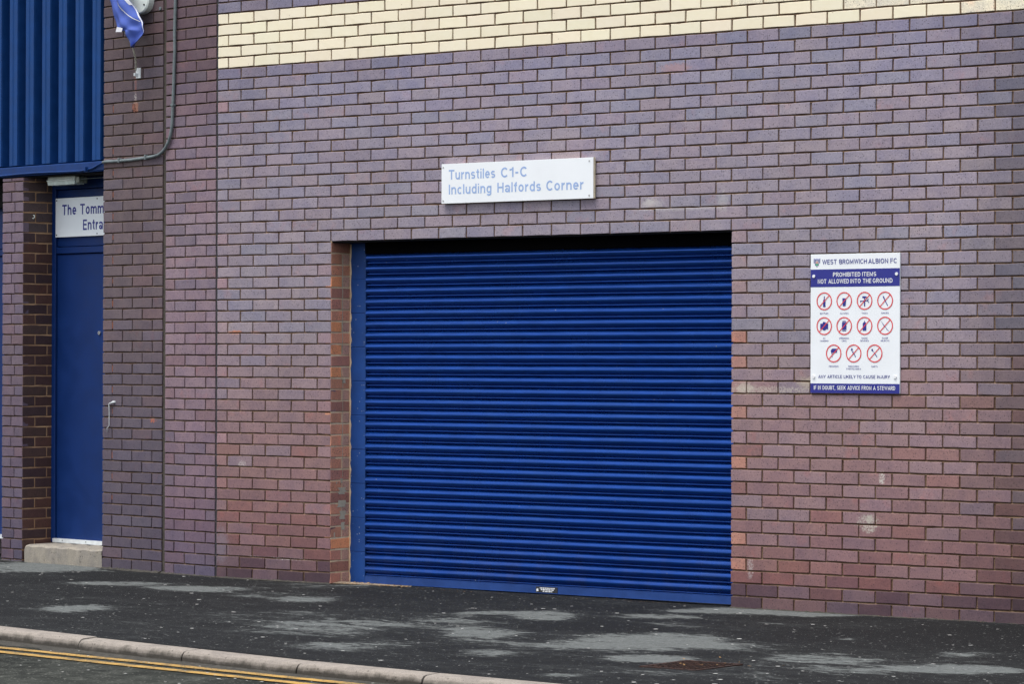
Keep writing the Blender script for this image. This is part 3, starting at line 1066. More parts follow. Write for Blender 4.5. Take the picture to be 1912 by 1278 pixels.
MB().box(SHX0 - 0.01, SHX1, -0.012, 0.06, 2.172, 2.262).build('head_shade', simple('black head shade', (0.002, 0.002, 0.003), 0.95, bump=0.0, spec=0.05), sh)  # black block stands in for the shadow under the lintel

# ---------------------------------------------------------------- the facet to the left: a narrow wall panel and two piers
HX, ROT = -1.0225, -math.radians(7.398)
K45 = dict(loc=(HX, 0, 0), rz=ROT)
panel = tag(empty('brick_wall', (HX, 0, 0), ROT), 'narrow purple brick wall panel between the two dark vertical joints, crossed by the conduit', 'wall')
pier = tag(empty('brick_pier', (HX, 0, 0), ROT), 'dark brown brick pier right of the blue entrance door, behind the flag', 'pier')
pier_far = tag(empty('brick_pier', (HX, 0, 0), ROT), 'slender brick pier left of the blue entrance door, at the left edge', 'pier')


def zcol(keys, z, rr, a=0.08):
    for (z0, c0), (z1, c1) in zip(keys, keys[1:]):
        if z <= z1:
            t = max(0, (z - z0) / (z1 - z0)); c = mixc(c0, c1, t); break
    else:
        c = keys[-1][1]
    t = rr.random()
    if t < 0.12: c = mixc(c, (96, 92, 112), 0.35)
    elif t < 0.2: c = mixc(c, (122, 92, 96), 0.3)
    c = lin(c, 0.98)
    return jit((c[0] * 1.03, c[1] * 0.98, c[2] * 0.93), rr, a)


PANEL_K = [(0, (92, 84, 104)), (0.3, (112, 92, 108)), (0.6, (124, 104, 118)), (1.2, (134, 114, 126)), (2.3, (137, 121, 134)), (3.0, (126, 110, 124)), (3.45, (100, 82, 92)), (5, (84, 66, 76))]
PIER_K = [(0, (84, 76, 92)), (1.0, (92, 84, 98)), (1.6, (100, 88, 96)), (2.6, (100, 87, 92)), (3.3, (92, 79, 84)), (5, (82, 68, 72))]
pm, prr = MB(), random.Random(21)
XP = [-0.0035, -0.005 - 0.545]
for m in range(-30, 34):
    z0, z1 = V(m), V(m + 1) - 0.010
    if m % 2 == 0: cuts = [-0.549, -0.4470, -0.2225, -0.0105]        # half, full, full
    else: cuts = [-0.549, -0.3345, -0.1105, -0.0105]                 # full, full, half
    if z0 < 4.7:
        for i, (a, b) in enumerate(zip(cuts, cuts[1:])):
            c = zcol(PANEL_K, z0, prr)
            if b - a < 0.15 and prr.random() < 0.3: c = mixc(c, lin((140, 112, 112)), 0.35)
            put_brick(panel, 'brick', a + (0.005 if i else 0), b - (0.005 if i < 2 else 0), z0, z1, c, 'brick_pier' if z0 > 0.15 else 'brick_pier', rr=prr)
    if m > -30: bed_strip(pm, -0.549, -0.004, z0)
    perp_back(pm, -0.549, -0.004, z0 - 0.001, z1 + 0.001)
pm.build('mortar', M['mortar_dark'], panel)
MB().box(-0.548, -0.004, 0.024, 0.40, -0.2, 4.80).build('wall_core', M['core'], panel)
jn = MB()                                                   # mastic of the two movement joints, slightly uneven
for (xa, xb, name, mt, dd) in ((-0.5830, -0.5490, 'wide_joint', 'sealant', 0.007), (-0.0095, 0.0075, 'thin_joint', 'sealant_dark', 0.004)):
    jn = MB(); n = 110
    for i in range(n + 1):
        z = -0.05 + 4.85 * i / n
        d = dd + prr.uniform(-.001, .0012)
        jn.v += [(xa - 0.004, dd + 0.004, z), ((xa + xb) / 2, d, z), (xb + 0.004, dd + 0.004, z)]
        if i:
            a = len(jn.v) - 6
            jn.face((a, a + 1, a + 4, a + 3)); jn.face((a + 1, a + 2, a + 5, a + 4))
    jn.build(name, M[mt], panel)

PX0, PX1 = -1.248, -0.5835
VP = lambda r: 0.0045 + 0.0762 * r
pm = MB()
for r in range(-1, 63):
    z0, z1 = VP(r), VP(r + 1) - 0.010
    if z1 < 0: continue
    w = (PX1 - PX0)
    if r % 2 == 0: cuts = [PX0, PX0 + 0.1085, PX0 + 0.332, PX0 + 0.5555, PX1]
    else: cuts = [PX0, PX0 + 0.2205, PX0 + 0.4435, PX1]
    for i, (a, b) in enumerate(zip(cuts, cuts[1:])):
        c = zcol(PIER_K, z0, prr)
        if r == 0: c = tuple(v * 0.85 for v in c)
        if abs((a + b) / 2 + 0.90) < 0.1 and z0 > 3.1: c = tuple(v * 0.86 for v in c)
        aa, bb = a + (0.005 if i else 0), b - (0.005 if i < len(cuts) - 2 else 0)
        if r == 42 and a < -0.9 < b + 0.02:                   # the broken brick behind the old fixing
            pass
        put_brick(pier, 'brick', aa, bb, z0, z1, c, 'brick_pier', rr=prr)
    bed_strip(pm, PX0 + 0.002, PX1, z0)
    perp_back(pm, PX0 + 0.002, PX1, z0 - 0.001, z1 + 0.001)
pm.build('mortar', M['mortar_dark'], pier)
rb = MB()                                                     # exposed red joints near the left arris
rr = random.Random(8)
for r in range(6, 44):
    if r % 2 == 0 and rr.random() < 0.75:
        z0 = VP(r) + 0.006
        rb.box(PX0 + 0.104, PX0 + 0.1125, 0.0030, 0.008, z0 + rr.uniform(0, .02), z0 + 0.05)
rb.build('rusty_joint', simple('rusty joint filler', (0.24, 0.075, 0.035), 0.9, var=0.3, nscale=60), pier)
MB().box(PX0 + 0.003, PX1 + 0.02, 0.024, 0.60, -0.2, 4.80).build('wall_core', M['brick_mass'] if False else M['core'], pier)

# far pier: front face x -2.449..-2.193, return at x = -2.193 going back 0.27
FX0, FX1, RD = -2.446, -2.194, 0.272
pm = MB(); pr_ = MB()
FAR_K = [(0, (82, 76, 96)), (0.4, (96, 84, 102)), (1.5, (108, 94, 108)), (2.2, (116, 102, 120)), (2.5, (114, 100, 116)), (3, (92, 78, 92))]
RET = ((64, 44, 40), (74, 50, 42), (58, 42, 42), (70, 52, 46))
for r in range(0, 40):
    z0, z1 = 0.018 - 0.0745 + 0.0745 * (r + 0), 0.018 + 0.0745 * r - 0.010
    z0, z1 = z0 + 0.0, z1
    if r == 0: z0 = -0.05
    if z0 > 2.78: break
    z1 = min(z1, 2.794)
    if r % 2 == 0: sp = FX0 + 0.110; ret = (0.0025, 0.108, 0.118, RD)
    else: sp = FX0 + 0.150; ret = (0.0025, 0.215, 0.225, RD)
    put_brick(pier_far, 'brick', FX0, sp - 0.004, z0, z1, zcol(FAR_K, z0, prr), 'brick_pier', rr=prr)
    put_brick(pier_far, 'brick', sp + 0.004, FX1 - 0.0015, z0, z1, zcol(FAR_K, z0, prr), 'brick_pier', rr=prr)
    for a, b in ((ret[0], ret[1]), (ret[2], ret[3])):
        if b - a > 0.03:
            cc = prr.choice(RET)
            if z0 > 2.35: cc = mixc(cc, (70, 66, 70), 0.5)
            put_brick(pier_far, 'brick', a, b, z0, z1, jit(lin(cc, 0.62), prr, 0.12), 'brick_pier', side=FX1, rr=prr)
    bed_strip(pm, FX0 + 0.002, FX1 - 0.001, z0 if r else -0.045)
    perp_back(pm, FX0 + 0.002, FX1 - 0.006, z0 - 0.001, z1 + 0.001)
    if r: bed_strip(pr_, 0.002, RD, z0, side=FX1, deep=0.007, shallow=0.001)
    perp_back(pr_, 0.006, RD, z0 - 0.001, z1 + 0.001, side=FX1, d=0.004)
pm.build('mortar', M['mortar_dark'], pier_far)
pr_.build('return_mortar', mortar_mat('ochre return mortar', (0.52, 0.33, 0.19), (0.34, 0.20, 0.12)), pier_far)
MB().box(FX0 + 0.004, FX1 - 0.020, 0.024, 0.26, -0.1, 2.80).build('wall_core', M['core'], pier_far)
hk = tag(MB().tube([(FX1 + 0.000, 0.085, 2.502), (FX1 + 0.012, 0.085, 2.500), (FX1 + 0.022, 0.085, 2.508), (FX1 + 0.022, 0.085, 2.520), (FX1 + 0.010, 0.085, 2.524)], 0.004, 6).build('hook', M['white_plastic'], None, loc=(HX, 0, 0), rz=ROT),
         'tiny white screw hook on the dark return of the slender pier', 'hook')

# building core behind everything on this side
bk = tag(MB().box(-6.5, 0.0, 0.46, 0.60, -0.2, 4.80).build('building_core', simple('far brown brick wall', (0.13, 0.10, 0.11), 0.85, var=0.2, nscale=14), None, loc=(HX, 0, 0), rz=ROT), kind='structure')

# concrete step in front of the door
mb = MB(); nst = 26
def stp(x, t):
    return
fr = random.Random(3)
prof_top = []
for i in range(nst + 1):
    x = -2.185 + (0.933) * i / nst
    top = 0.128 + (0.004) * math.sin(i * 1.3) - (0.030 if i == 0 else 0.010 if i == 1 else 0)
    fy = -0.004 + fr.uniform(-0.004, 0.004) + (0.02 if i == 0 else 0)
    mb.v += [(x, fy + 0.004, -0.05), (x, fy + fr.uniform(-.003, .003), 0.05), (x, fy, top - 0.014), (x, fy + 0.014, top), (x, 0.45, top + 0.006)]
    if i:
        a = len(mb.v) - 10
        for j in range(4):
            mb.face((a + j, a + 5 + j, a + 6 + j, a + 1 + j))
mb.face((0, 1, 2, 3, 4)[::-1])
tag(mb.build('concrete_step', M['step'], None, loc=(HX, 0, 0), rz=ROT), 'worn pale concrete step below the blue entrance door', 'step')

# ---------------------------------------------------------------- door, second door, signs on the left
DY = 0.272


def arc(cx, cy, rx, ry, a0, a1, n=14):
    return [(cx + rx * math.cos(math.radians(a0 + (a1 - a0) * i / n)), cy + ry * math.sin(math.radians(a0 + (a1 - a0) * i / n))) for i in range(n + 1)]


def s_curve(w, H, h):
    ry = (H - 2 * h) / 4; rx = w / 2 - h
    return arc(w / 2, H - h - ry, rx, ry, 28, 270, 14)[:-1] + [(w / 2, H / 2)] + arc(w / 2, h + ry, rx, ry, 90, -152, 14)[1:]


def glyph(c, h):
    """centre lines of a plain grotesque letter, cap height 1; returns advance width and polylines"""
    X = 0.735; xt = X - h; C = 1 - h
    if c == ' ': return 0.30, []
    if c == 'T': return .64, [[(0, C), (.64, C)], [(.32, C - h), (.32, 0)]]
    if c in 'Il': return 2 * h, [[(h, 0), (h, 1)]]
    if c == 'H': return .66, [[(h, 0), (h, 1)], [(.66 - h, 0), (.66 - h, 1)], [(2 * h, .52), (.66 - 2 * h, .52)]]
    if c == 'E': return .56, [[(.56, C), (h, C), (h, h), (.56, h)], [(2 * h, .52), (.52, .52)]]
    if c == 'F': return .54, [[(.54, C), (h, C), (h, 0)], [(2 * h, .50), (.49, .50)]]
    if c == 'L': return .50, [[(h, 1), (h, h), (.50, h)]]
    if c == 'A': return .70, [[(h * .6, 0), (.35, C), (.70 - h * .6, 0)], [(.16, .30), (.54, .30)]]
    if c == 'V': return .68, [[(h * .6, 1), (.34, h), (.68 - h * .6, 1)]]
    if c == 'W': return .98, [[(h * .6, 1), (.27, h * 1.3), (.49, C), (.71, h * 1.3), (.98 - h * .6, 1)]]
    if c == 'M': return .80, [[(h, 0), (h, C), (.40, .18), (.80 - h, C), (.80 - h, 0)]]
    if c == 'N': return .66, [[(h, 0), (h, C), (.66 - h, h), (.66 - h, 1)]]
    if c == 'K': return .66, [[(h, 0), (h, 1)], [(.62, 1), (2 * h, .42)], [(.30, .56), (.64, 0)]]
    if c == 'Y': return .68, [[(h * .6, 1), (.34, .42), (.68 - h * .6, 1)], [(.34, .38), (.34, 0)]]
    if c == 'X': return .66, [[(.04, 1), (.62, 0)], [(.62, 1), (.04, 0)]]
    if c == 'O': return .72, [arc(.36, .5, .36 - h, .5 - h, 90, 450, 26)]
    if c == 'C': return .66, [arc(.36, .5, .36 - h, .5 - h, 42, 318, 22)]
    if c == 'G': return .70, [arc(.36, .5, .36 - h, .5 - h, 42, 335, 22) + [(.70 - h, .46), (.40, .46)]]
    if c == 'D': return .66, [[(h, h), (h, C), (.28, C)] + arc(.28, .5, .38 - h, .5 - h, 85, -85, 14) + [(.28, h), (h, h)]]
    if c in 'PRB':
        o = [[(h, 0), (h, C), (.34, C)] + arc(.34, .74, .26 - h + .02, .26 - h, 80, -80, 10) + [(.34, .48), (2 * h, .48)]]
        if c == 'R': o.append([(.34, .46), (.60, 0)])
        if c == 'B': o = [[(h, h), (h, C), (.34, C)] + arc(.34, .745, .255 - h + .02, .255 - h, 80, -80, 10) + [(.34, .49), (2 * h, .49)], [(.34, .49 - h * .2)] + arc(.36, .275, .26 - h + .02, .275 - h, 80, -80, 10) + [(.34, h), (2 * h, h)]]
        return .62, o
    if c == 'S': return .62, [s_curve(.62, 1, h)]
    if c == 'U': return .66, [[(h, 1), (h, .34)] + arc(.33, .33, .33 - h, .33 - h, 180, 360, 14)[1:-1] + [(.66 - h, .34), (.66 - h, 1)]]
    if c == 'J': return .50, [arc(.25, .28, .25 - h, .28 - h, 190, 360, 12) + [(.50 - h, 1)]]
    if c == '1': return .40, [[(.40 - h, 0), (.40 - h, 1)], [(.40 - 2 * h, .80), (.02, .72)]]
    if c == '-': return .34, [[(.03, .44), (.31, .44)]]
    if c == ',': return 2 * h, [[(h, h * 2), (h, 0), (h * .5, -.12)]]
    if c == 'i': return 2 * h, [[(h, 0), (h, X)], [(h, .87), (h, 1)]]
    if c == 'u': return .54, [[(h, X), (h, .28)] + arc(.26, .27, .26 - h, .27 - h, 180, 350, 12), [(.54 - h, X), (.54 - h, 0)]]
    if c == 'n': return .54, [[(h, X), (h, 0)], arc(.28, .455, .26 - h, .28 - h, 165, 0, 12) + [(.54 - h, 0)]]
    if c == 'h': return .54, [[(h, 1), (h, 0)], arc(.28, .455, .26 - h, .28 - h, 165, 0, 12) + [(.54 - h, 0)]]
    if c == 'm': return .84, [[(h, X), (h, 0)], arc(.255, .475, .215 - h, .26 - h, 165, 0, 10) + [(.455, 0)][:0] + [(.47 - h, 0)], arc(.61, .475, .23 - h, .26 - h, 165, 0, 10) + [(.84 - h, 0)]]
    if c == 'r': return .34, [[(h, X), (h, 0)], arc(.33, .40, .20, .335 - h, 160, 88, 8)]
    if c == 's': return .49, [s_curve(.49, X, h)]
    if c == 't': return .33, [[(.17, .95), (.17, .20)] + arc(.30, .20, .13, .20 - h, 180, 275, 8)[1:], [(0, X - h * .8), (.33, X - h * .8)]]
    if c == 'e': return .54, [[(2 * h, .365), (.54 - h, .365)] + arc(.27, .3675, .27 - h, .3675 - h, 0, 318, 22)[1:]]
    if c == 'c': return .50, [arc(.27, .3675, .27 - h, .3675 - h, 45, 315, 20)]
    if c == 'o': return .56, [arc(.28, .3675, .28 - h, .3675 - h, 90, 450, 24)]
    if c in 'dg':
        o = [arc(.27, .3675, .27 - h, .3675 - h, 40, 320, 20)]
        o.append([(.54 - h, 1), (.54 - h, 0)] if c == 'd' else [(.54 - h, X), (.54 - h, -.04)] + arc(.27, -.05, .27 - h, .18 - h * .5, 0, -160, 12))
        return .54, o
    if c == 'a': return .53, [arc(.25, .51, .21, X - h - .51, 165, 5, 10) + [(.46, .45), (.46, 0)], arc(.235, .215, .235 - h, .215 - h, 60, 405, 20)]
    if c == 'f': return .32, [arc(.29, C - .14, .13, .14, 88, 180, 7) + [(.16, 0)], [(0, X - h * .8), (.31, X - h * .8)]]
    if c == 'y': return .50, [[(h * .6, X), (.26, .08)], [(.50 - h * .6, X), (.22, -.16), (.06, -.20)]]
    return .5, []


def put_text(parent, body, x, z, y, mat, width=None, cap=0.05, bold=0.0, align='LEFT', gap=0.13):
    h = 0.068 + bold
    mb = MB(); cur = 0.0; k = 0; lines = []
    for c in body:
        w, pl = glyph(c, h)
        for p in pl: lines.append([(a + cur, b) for a, b in p])
        cur += w + gap
    total = cur - gap
    sx = (width / total) if width else cap
    x0 = x if align == 'LEFT' else x - total * sx / 2
    for p in lines:
        q = [(x0 + a * sx, z + b * cap) for a, b in p]
        hw = h * (sx + cap) / 2
        closed = math.hypot(q[0][0] - q[-1][0], q[0][1] - q[-1][1]) < 1e-6
        n = len(q); base = len(mb.v); yy = y - 0.00006 * (k % 4); k += 1
        for i in range(n):
            a = q[i - 1] if i else (q[-2] if closed else q[0]); b2 = q[i + 1] if i < n - 1 else (q[1] if closed else q[-1])
            d0 = (q[i][0] - a[0], q[i][1] - a[1]); d1 = (b2[0] - q[i][0], b2[1] - q[i][1])
            l0, l1 = math.hypot(*d0), math.hypot(*d1)
            if l0 < 1e-9: d0, l0 = d1, l1
            if l1 < 1e-9: d1, l1 = d0, l0
            n0 = (-d0[1] / l0, d0[0] / l0); n1 = (-d1[1] / l1, d1[0] / l1)
            mx, mz = n0[0] + n1[0], n0[1] + n1[1]; ml = math.hypot(mx, mz) or 1
            mx, mz = mx / ml, mz / ml; cs = max(0.42, mx * n0[0] + mz * n0[1])
            mb.v.append((q[i][0] + mx * hw / cs, yy, q[i][1] + mz * hw / cs))
            mb.v.append((q[i][0] - mx * hw / cs, yy, q[i][1] - mz * hw / cs))
        for i in range(n - 1):
            a = base + 2 * i
            mb.face((a, a + 1, a + 3, a + 2))
    return mb.build('lettering', mat, parent)


def door(x0, x1, label, lock=True):
    e = tag(empty('entrance_door', (HX, 0, 0), ROT), label, 'door')
    Z1, Z0 = 2.86, 0.135
    f = MB()
    f.box(x0, x0 + 0.043, DY - 0.015, DY + 0.06, Z0, Z1, 0.003).box(x1 - 0.043, x1, DY - 0.015, DY + 0.06, Z0, Z1, 0.003)
    f.box(x0 + 0.044, x1 - 0.044, DY - 0.015, DY + 0.06, 2.715, Z1, 0.003)
    f.box(x0 + 0.044, x1 - 0.044, DY - 0.010, DY + 0.06, 2.245, 2.292, 0.003)
    f.build('door_frame', M['door'], e)
    MB().box(x0 + 0.046, x1 - 0.046, DY + 0.006, DY + 0.045, 2.296, 2.711, 0.003).build('transom_panel', M['door'], e)
    MB().box(x0 + 0.048, x1 - 0.048, DY + 0.002, DY + 0.045, 0.160, 2.238, 0.003).build('door_leaf', M['door'], e)
    wb = MB().prism_y([(x0 + 0.040, 0.135), (x1 - 0.03, 0.135), (x1 - 0.03, 0.163), (x0 + 0.040, 0.163)], DY - 0.030, DY + 0.01).build('weather_bar', M['white_paint'], e)
    sc = MB()
    for q in (0.12, 0.40, 0.66):
        sc.disc_y(x0 + 0.04 + q, 0.152, 0.004, DY - 0.032, DY - 0.029, 8)
    sc.build('screws', M['dark_metal'], wb)['kind'] = 'stuff'
    if lock:
        lk = MB().disc_y(-1.638, 1.664, 0.013, DY - 0.008, DY + 0.004, 12).build('lock', M['steel'], e)
        MB().box(-1.640, -1.636, DY - 0.0095, DY - 0.0075, 1.658, 1.670).build('keyhole', M['dark_metal'], lk)
    return e


door(-2.192, -1.250, 'tall deep blue entrance door with white weather bar, under the door sign')
door(-3.42, -2.452, 'blue door at the far left edge, mostly hidden by the slender pier', False)

ds = tag(empty('door_sign', (HX, 0, 0), ROT), 'white rectangular sign with navy lettering on the blue entrance door panel', 'sign')
SY = DY - 0.012
mb = MB().box(-2.147, -1.385, SY - 0.004, SY + 0.0, 2.366, 2.650, 0.001)
board = mb.build('board', M['door_sign_white'], ds)
put_text(ds, 'The Tommy', -2.065, 2.526, SY - 0.0050, M['navy_ink'], width=0.545, cap=0.076, bold=0.012)
put_text(ds, 'Entrance', -1.817, 2.411, SY - 0.0050, M['navy_ink'], width=0.395, cap=0.076, bold=0.012)
for (a, b) in ((-2.132, 2.634), (-1.650, 2.634), (-2.132, 2.382), (-1.650, 2.382), (-1.40, 2.634), (-1.40, 2.382)):
    MB().disc_y(a, b, 0.0055, SY - 0.0065, SY - 0.003, 10).build('screw', M['dark_metal'], ds)

# ---------------------------------------------------------------- cladding, flashing, soffit and lamp
cl = tag(empty('cladding', (HX, 0, 0), ROT), 'blue corrugated steel cladding above the entrance doors with its folded flashing', 'cladding')
mb = MB(); xs = []
PER = 0.1975
x = -1.311 - 0.094 - PER * 16
pts = []
while x < -1.30:
    c0, c1 = x, x + 0.094
    mid = (c0 + c1) / 2
    pts += [(c0, 0.0), (mid - 0.012, 0.0), (mid - 0.005, 0.005), (mid + 0.005, 0.005), (mid + 0.012, 0.0), (c1, 0.0), (c1 + 0.003, 0.012), (c1 + 0.008, 0.135), (c1 + 0.093, 0.137), (c1 + 0.1, 0.02)]
    x += PER
pts = [p for p in pts if p[0] < -1.255]
ZB, ZT = 2.888, 4.80
for (px, py) in pts:
    mb.v += [(px, 0.020 + py, ZB), (px, 0.020 + py, ZT)]
for i in range(len(pts) - 1):
    a = 2 * i
    mb.face((a, a + 2, a + 3, a + 1))
sheet = mb.build('corrugated_sheet', M['cladding'], cl)
MB().box(-6.0, -1.255, 0.16, 0.18, 2.87, 4.80).build('sheet_backing', M['core'], cl)
mb = MB()
fp = [(0.16, 2.884), (0.016, 2.878), (0.006, 2.872), (0.006, 2.816), (0.012, 2.806), (0.10, 2.802)]
n = 60
for i in range(n + 1):
    x = -6.0 + (4.748) * i / n
    w = 0.0018 * math.sin(i * 0.8) * math.sin(i * 0.31)
    for (y, z) in fp: mb.v.append((x, y + w, z + w * 0.6))
    if i:
        a = len(mb.v) - 2 * len(fp)
        for j in range(len(fp) - 1):
            mb.face((a + j, a + j + 1, a + len(fp) + j + 1, a + len(fp) + j))
mb.build('flashing', M['trim_blue'], cl)
tag(MB().box(-6.0, -1.25, 0.03, 0.45, 2.795, 2.800).box(-6.0, -2.45, 0.20, 0.26, 2.60, 2.795).build('soffit', M['black_soffit'], None, loc=(HX, 0, 0), rz=ROT), kind='structure')

lf = tag(empty('light_fitting', (HX, 0, 0), ROT), 'white bulkhead lamp fixed under the dark soffit above the entrance door', 'lamp')
MB().box(-2.035, -1.712, 0.100, 0.185, 2.774, 2.797, 0.004).box(-2.043, -1.706, 0.094, 0.191, 2.762, 2.773, 0.003).build('housing', M['white_plastic'], lf)
mb = MB()
mb.prism_y([(-2.030, 2.735), (-1.716, 2.735), (-1.712, 2.7615), (-2.038, 2.7615)], 0.100, 0.186)
mb.build('diffuser', M['pale_plastic'], lf)
MB().box(-1.7045, -1.668, 0.104, 0.182, 2.742, 2.7900, 0.004).build('end_cap', M['clear_end'], lf)
MB().tube([(-1.67, 0.12, 2.768), (-1.5, 0.14, 2.772), (-1.26, 0.15, 2.770)], 0.003, 6).build('cable', M['grey_plastic'], lf)

# ---------------------------------------------------------------- conduit over the pier and panel
R_C = 0.0112
cp = tag(empty('conduit_pipe', (HX, 0, 0), ROT), 'grey conduit running down the brick panel and bending left over the dark pier', 'pipe')
path = [(-0.428, -0.014, 4.75), (-0.431, -0.014, 3.948), (-0.438, -0.015, 3.728), (-0.437, -0.013, 3.60), (-0.442, -0.014, 3.506), (-0.446, -0.013, 3.40), (-0.451, -0.014, 3.286), (-0.456, -0.014, 3.19),
        (-0.462, -0.014, 3.102), (-0.470, -0.014, 3.055), (-0.484, -0.014, 3.011), (-0.504, -0.014, 2.972), (-0.531, -0.014, 2.939), (-0.566, -0.014, 2.910), (-0.607, -0.014, 2.891),
        (-0.660, -0.014, 2.882), (-0.725, -0.014, 2.877), (-0.904, -0.014, 2.868), (-1.116, -0.014, 2.866), (-1.200, -0.014, 2.868), (-1.238, -0.012, 2.864)]
MB().tube(path, R_C, 12).build('pipe', M['grey_plastic'], cp, smooth=True)
p2 = [(-1.238, -0.012, 2.864), (-1.300, -0.006, 2.849), (-1.350, -0.003, 2.834), (-1.392, -0.002, 2.826), (-1.517, -0.001, 2.815), (-1.705, -0.001, 2.817)]
x = -1.75
while x > -6:
    p2.append((x, -0.001 + 0.001 * math.sin(x * 9), 2.819 + 0.004 * math.sin(x * 5.3))); x -= 0.12
MB().tube(p2, 0.0075, 8).build('painted_cable', M['trim_blue'], cp, smooth=True)
for (xx, zz, vert) in ((-0.748, 2.876, 0), (-1.045, 2.867, 0), (-0.4545, 3.225, 1), (-1.43, 2.822, 0)):
    mb = MB()
    if vert: mb.box(xx - 0.014, xx + 0.014, -0.028, 0.0, zz - 0.008, zz + 0.008, 0.002)
    else: mb.box(xx - 0.008, xx + 0.008, -0.028, 0.0, zz - 0.014, zz + 0.020, 0.002)
    mb.build('clip', M['grey_plastic'] if xx > -1.4 else M['trim_blue'], cp)

# ---------------------------------------------------------------- flag, rope, bracket, white plate, little fittings
fl = tag(empty('flag', (HX, 0, 0), ROT), 'crumpled blue flag with a white stripe hanging in front of the dark pier', 'flag')
outline_l = [(-1.235, 4.62), (-1.15, 4.30), (-1.085, 4.12), (-1.014, 3.985), (-0.992, 3.920), (-0.971, 3.866), (-0.941, 3.808), (-0.910, 3.765), (-0.875, 3.752), (-0.828, 3.755), (-0.812, 3.715), (-0.785, 3.675), (-0.757, 3.637)]
outline_r = [(-0.93, 4.62), (-0.90, 4.30), (-0.83, 4.12), (-0.768, 3.965), (-0.725, 3.910), (-0.690, 3.863), (-0.664, 3.830), (-0.645, 3.800), (-0.634, 3.775), (-0.626, 3.742), (-0.640, 3.712), (-0.671, 3.677), (-0.748, 3.634)]
mb = MB(); nu = 16
dense_l, dense_r = [], []
for A, B in ((outline_l, dense_l), (outline_r, dense_r)):
    for (p, q) in zip(A, A[1:]):
        for t in (0, 0.34, 0.67): B.append((p[0] + (q[0] - p[0]) * t, p[1] + (q[1] - p[1]) * t))
    B.append(A[-1])


def flag_pt(r, t, lift=0.0):
    a, b = dense_l[r], dense_r[r]
    fold = 0.022 * math.sin(t * 5.5 + r * 0.11) + 0.008 * math.sin(t * 13 - r * 0.35) * (1 - r / 50) + 0.004 * math.sin(r * 0.8 + t * 4)
    if r > 26: fold += -0.06 * (t - 0.35) * (r - 26) / 12 + 0.02 * (r - 26) / 10
    return (a[0] + (b[0] - a[0]) * t, -0.150 + fold - lift, a[1] + (b[1] - a[1]) * t)


for r in range(len(dense_l)):
    for i in range(nu + 1):
        mb.v.append(flag_pt(r, i / nu))
    if r:
        k = (r - 1) * (nu + 1)
        for i in range(nu):
            mb.face((k + i, k + nu + 1 + i, k + nu + 2 + i, k + i + 1))
mw = MB()
for r in range(3, 21):
    t = 0.30 + 0.64 * ((r - 3) / 17) ** 1.3
    w2 = 0.030 if r < 14 else 0.018
    mw.v += [flag_pt(r, min(1, t - w2), 0.002), flag_pt(r, min(1, t + w2), 0.002)]
    if r > 3:
        k = len(mw.v) - 4
        mw.face((k, k + 2, k + 3, k + 1))
for r in range(4, 37):
    w2 = 0.022 if r < 30 else 0.014
    mw.v += [flag_pt(r, 1 - w2 * 1.6, 0.0022), flag_pt(r, 1.0, 0.0022)]
    if r > 4:
        k = len(mw.v) - 4
        mw.face((k, k + 2, k + 3, k + 1))
for r in range(0, 12):
    t = 0.60 + 0.026 * r
    mw.v += [flag_pt(r, t, 0.002), flag_pt(r, min(1, t + 0.26 - 0.012 * r), 0.002)]
    if r:
        k = len(mw.v) - 4
        mw.face((k, k + 2, k + 3, k + 1))
mw.build('white_stripe', M['flag_white'], fl, smooth=True)
cloth = mb.build('cloth', [M['flag'], M['flag_white']], fl, smooth=True)
so = cloth.modifiers.new('thickness', 'SOLIDIFY'); so.thickness = 0.0015
MB().prism_y([(-0.885, 3.748), (-0.818, 3.744), (-0.808, 3.770), (-0.872, 3.782)], -0.178, -0.175).build('white_corner', M['flag_white'], fl)
MB().tube([(-1.18, -0.14, 4.60), (-1.05, -0.10, 4.66), (-0.85, -0.02, 4.72), (-0.80, 0.01, 4.74)], 0.012, 8).build('pole', M['white_paint'], fl)
rp = [(-0.832, -0.150, 3.765), (-0.815, -0.146, 3.740), (-0.800, -0.120, 3.690), (-0.794, -0.100, 3.645), (-0.800, -0.080, 3.600), (-0.818, -0.055, 3.565), (-0.832, -0.040, 3.530), (-0.866, -0.016, 3.475)]
mb = MB()
for s in (0, 1):
    q = []
    for i in range(len(rp) - 1):
        for t in (0, .2, .4, .6, .8):
            p = Vector(rp[i]).lerp(Vector(rp[i + 1]), t); ang = (i * 5 + t * 5) * 0.9 + s * math.pi
            q.append((p.x + 0.005 * math.cos(ang), p.y + 0.003 * math.sin(ang), p.z))
    mb.tube(q, 0.0040, 6)
tag(mb.build('rope', M['rope'], None, smooth=True, loc=(HX, 0, 0), rz=ROT), 'twisted pale cord tying the blue flag to the small wall bracket', 'rope')
mb = MB().box(-0.878, -0.826, -0.006, 0.001, 3.436, 3.508, 0.001).box(-0.872, -0.858, -0.030, -0.006, 3.450, 3.472, 0.002)
mb.disc_y(-0.842, 3.496, 0.004, -0.0075, -0.005, 8)
tag(mb.build('rope_bracket', M['white_paint'], None, loc=(HX, 0, 0), rz=ROT), 'small white square bracket on the dark pier at the end of the cord', 'bracket')

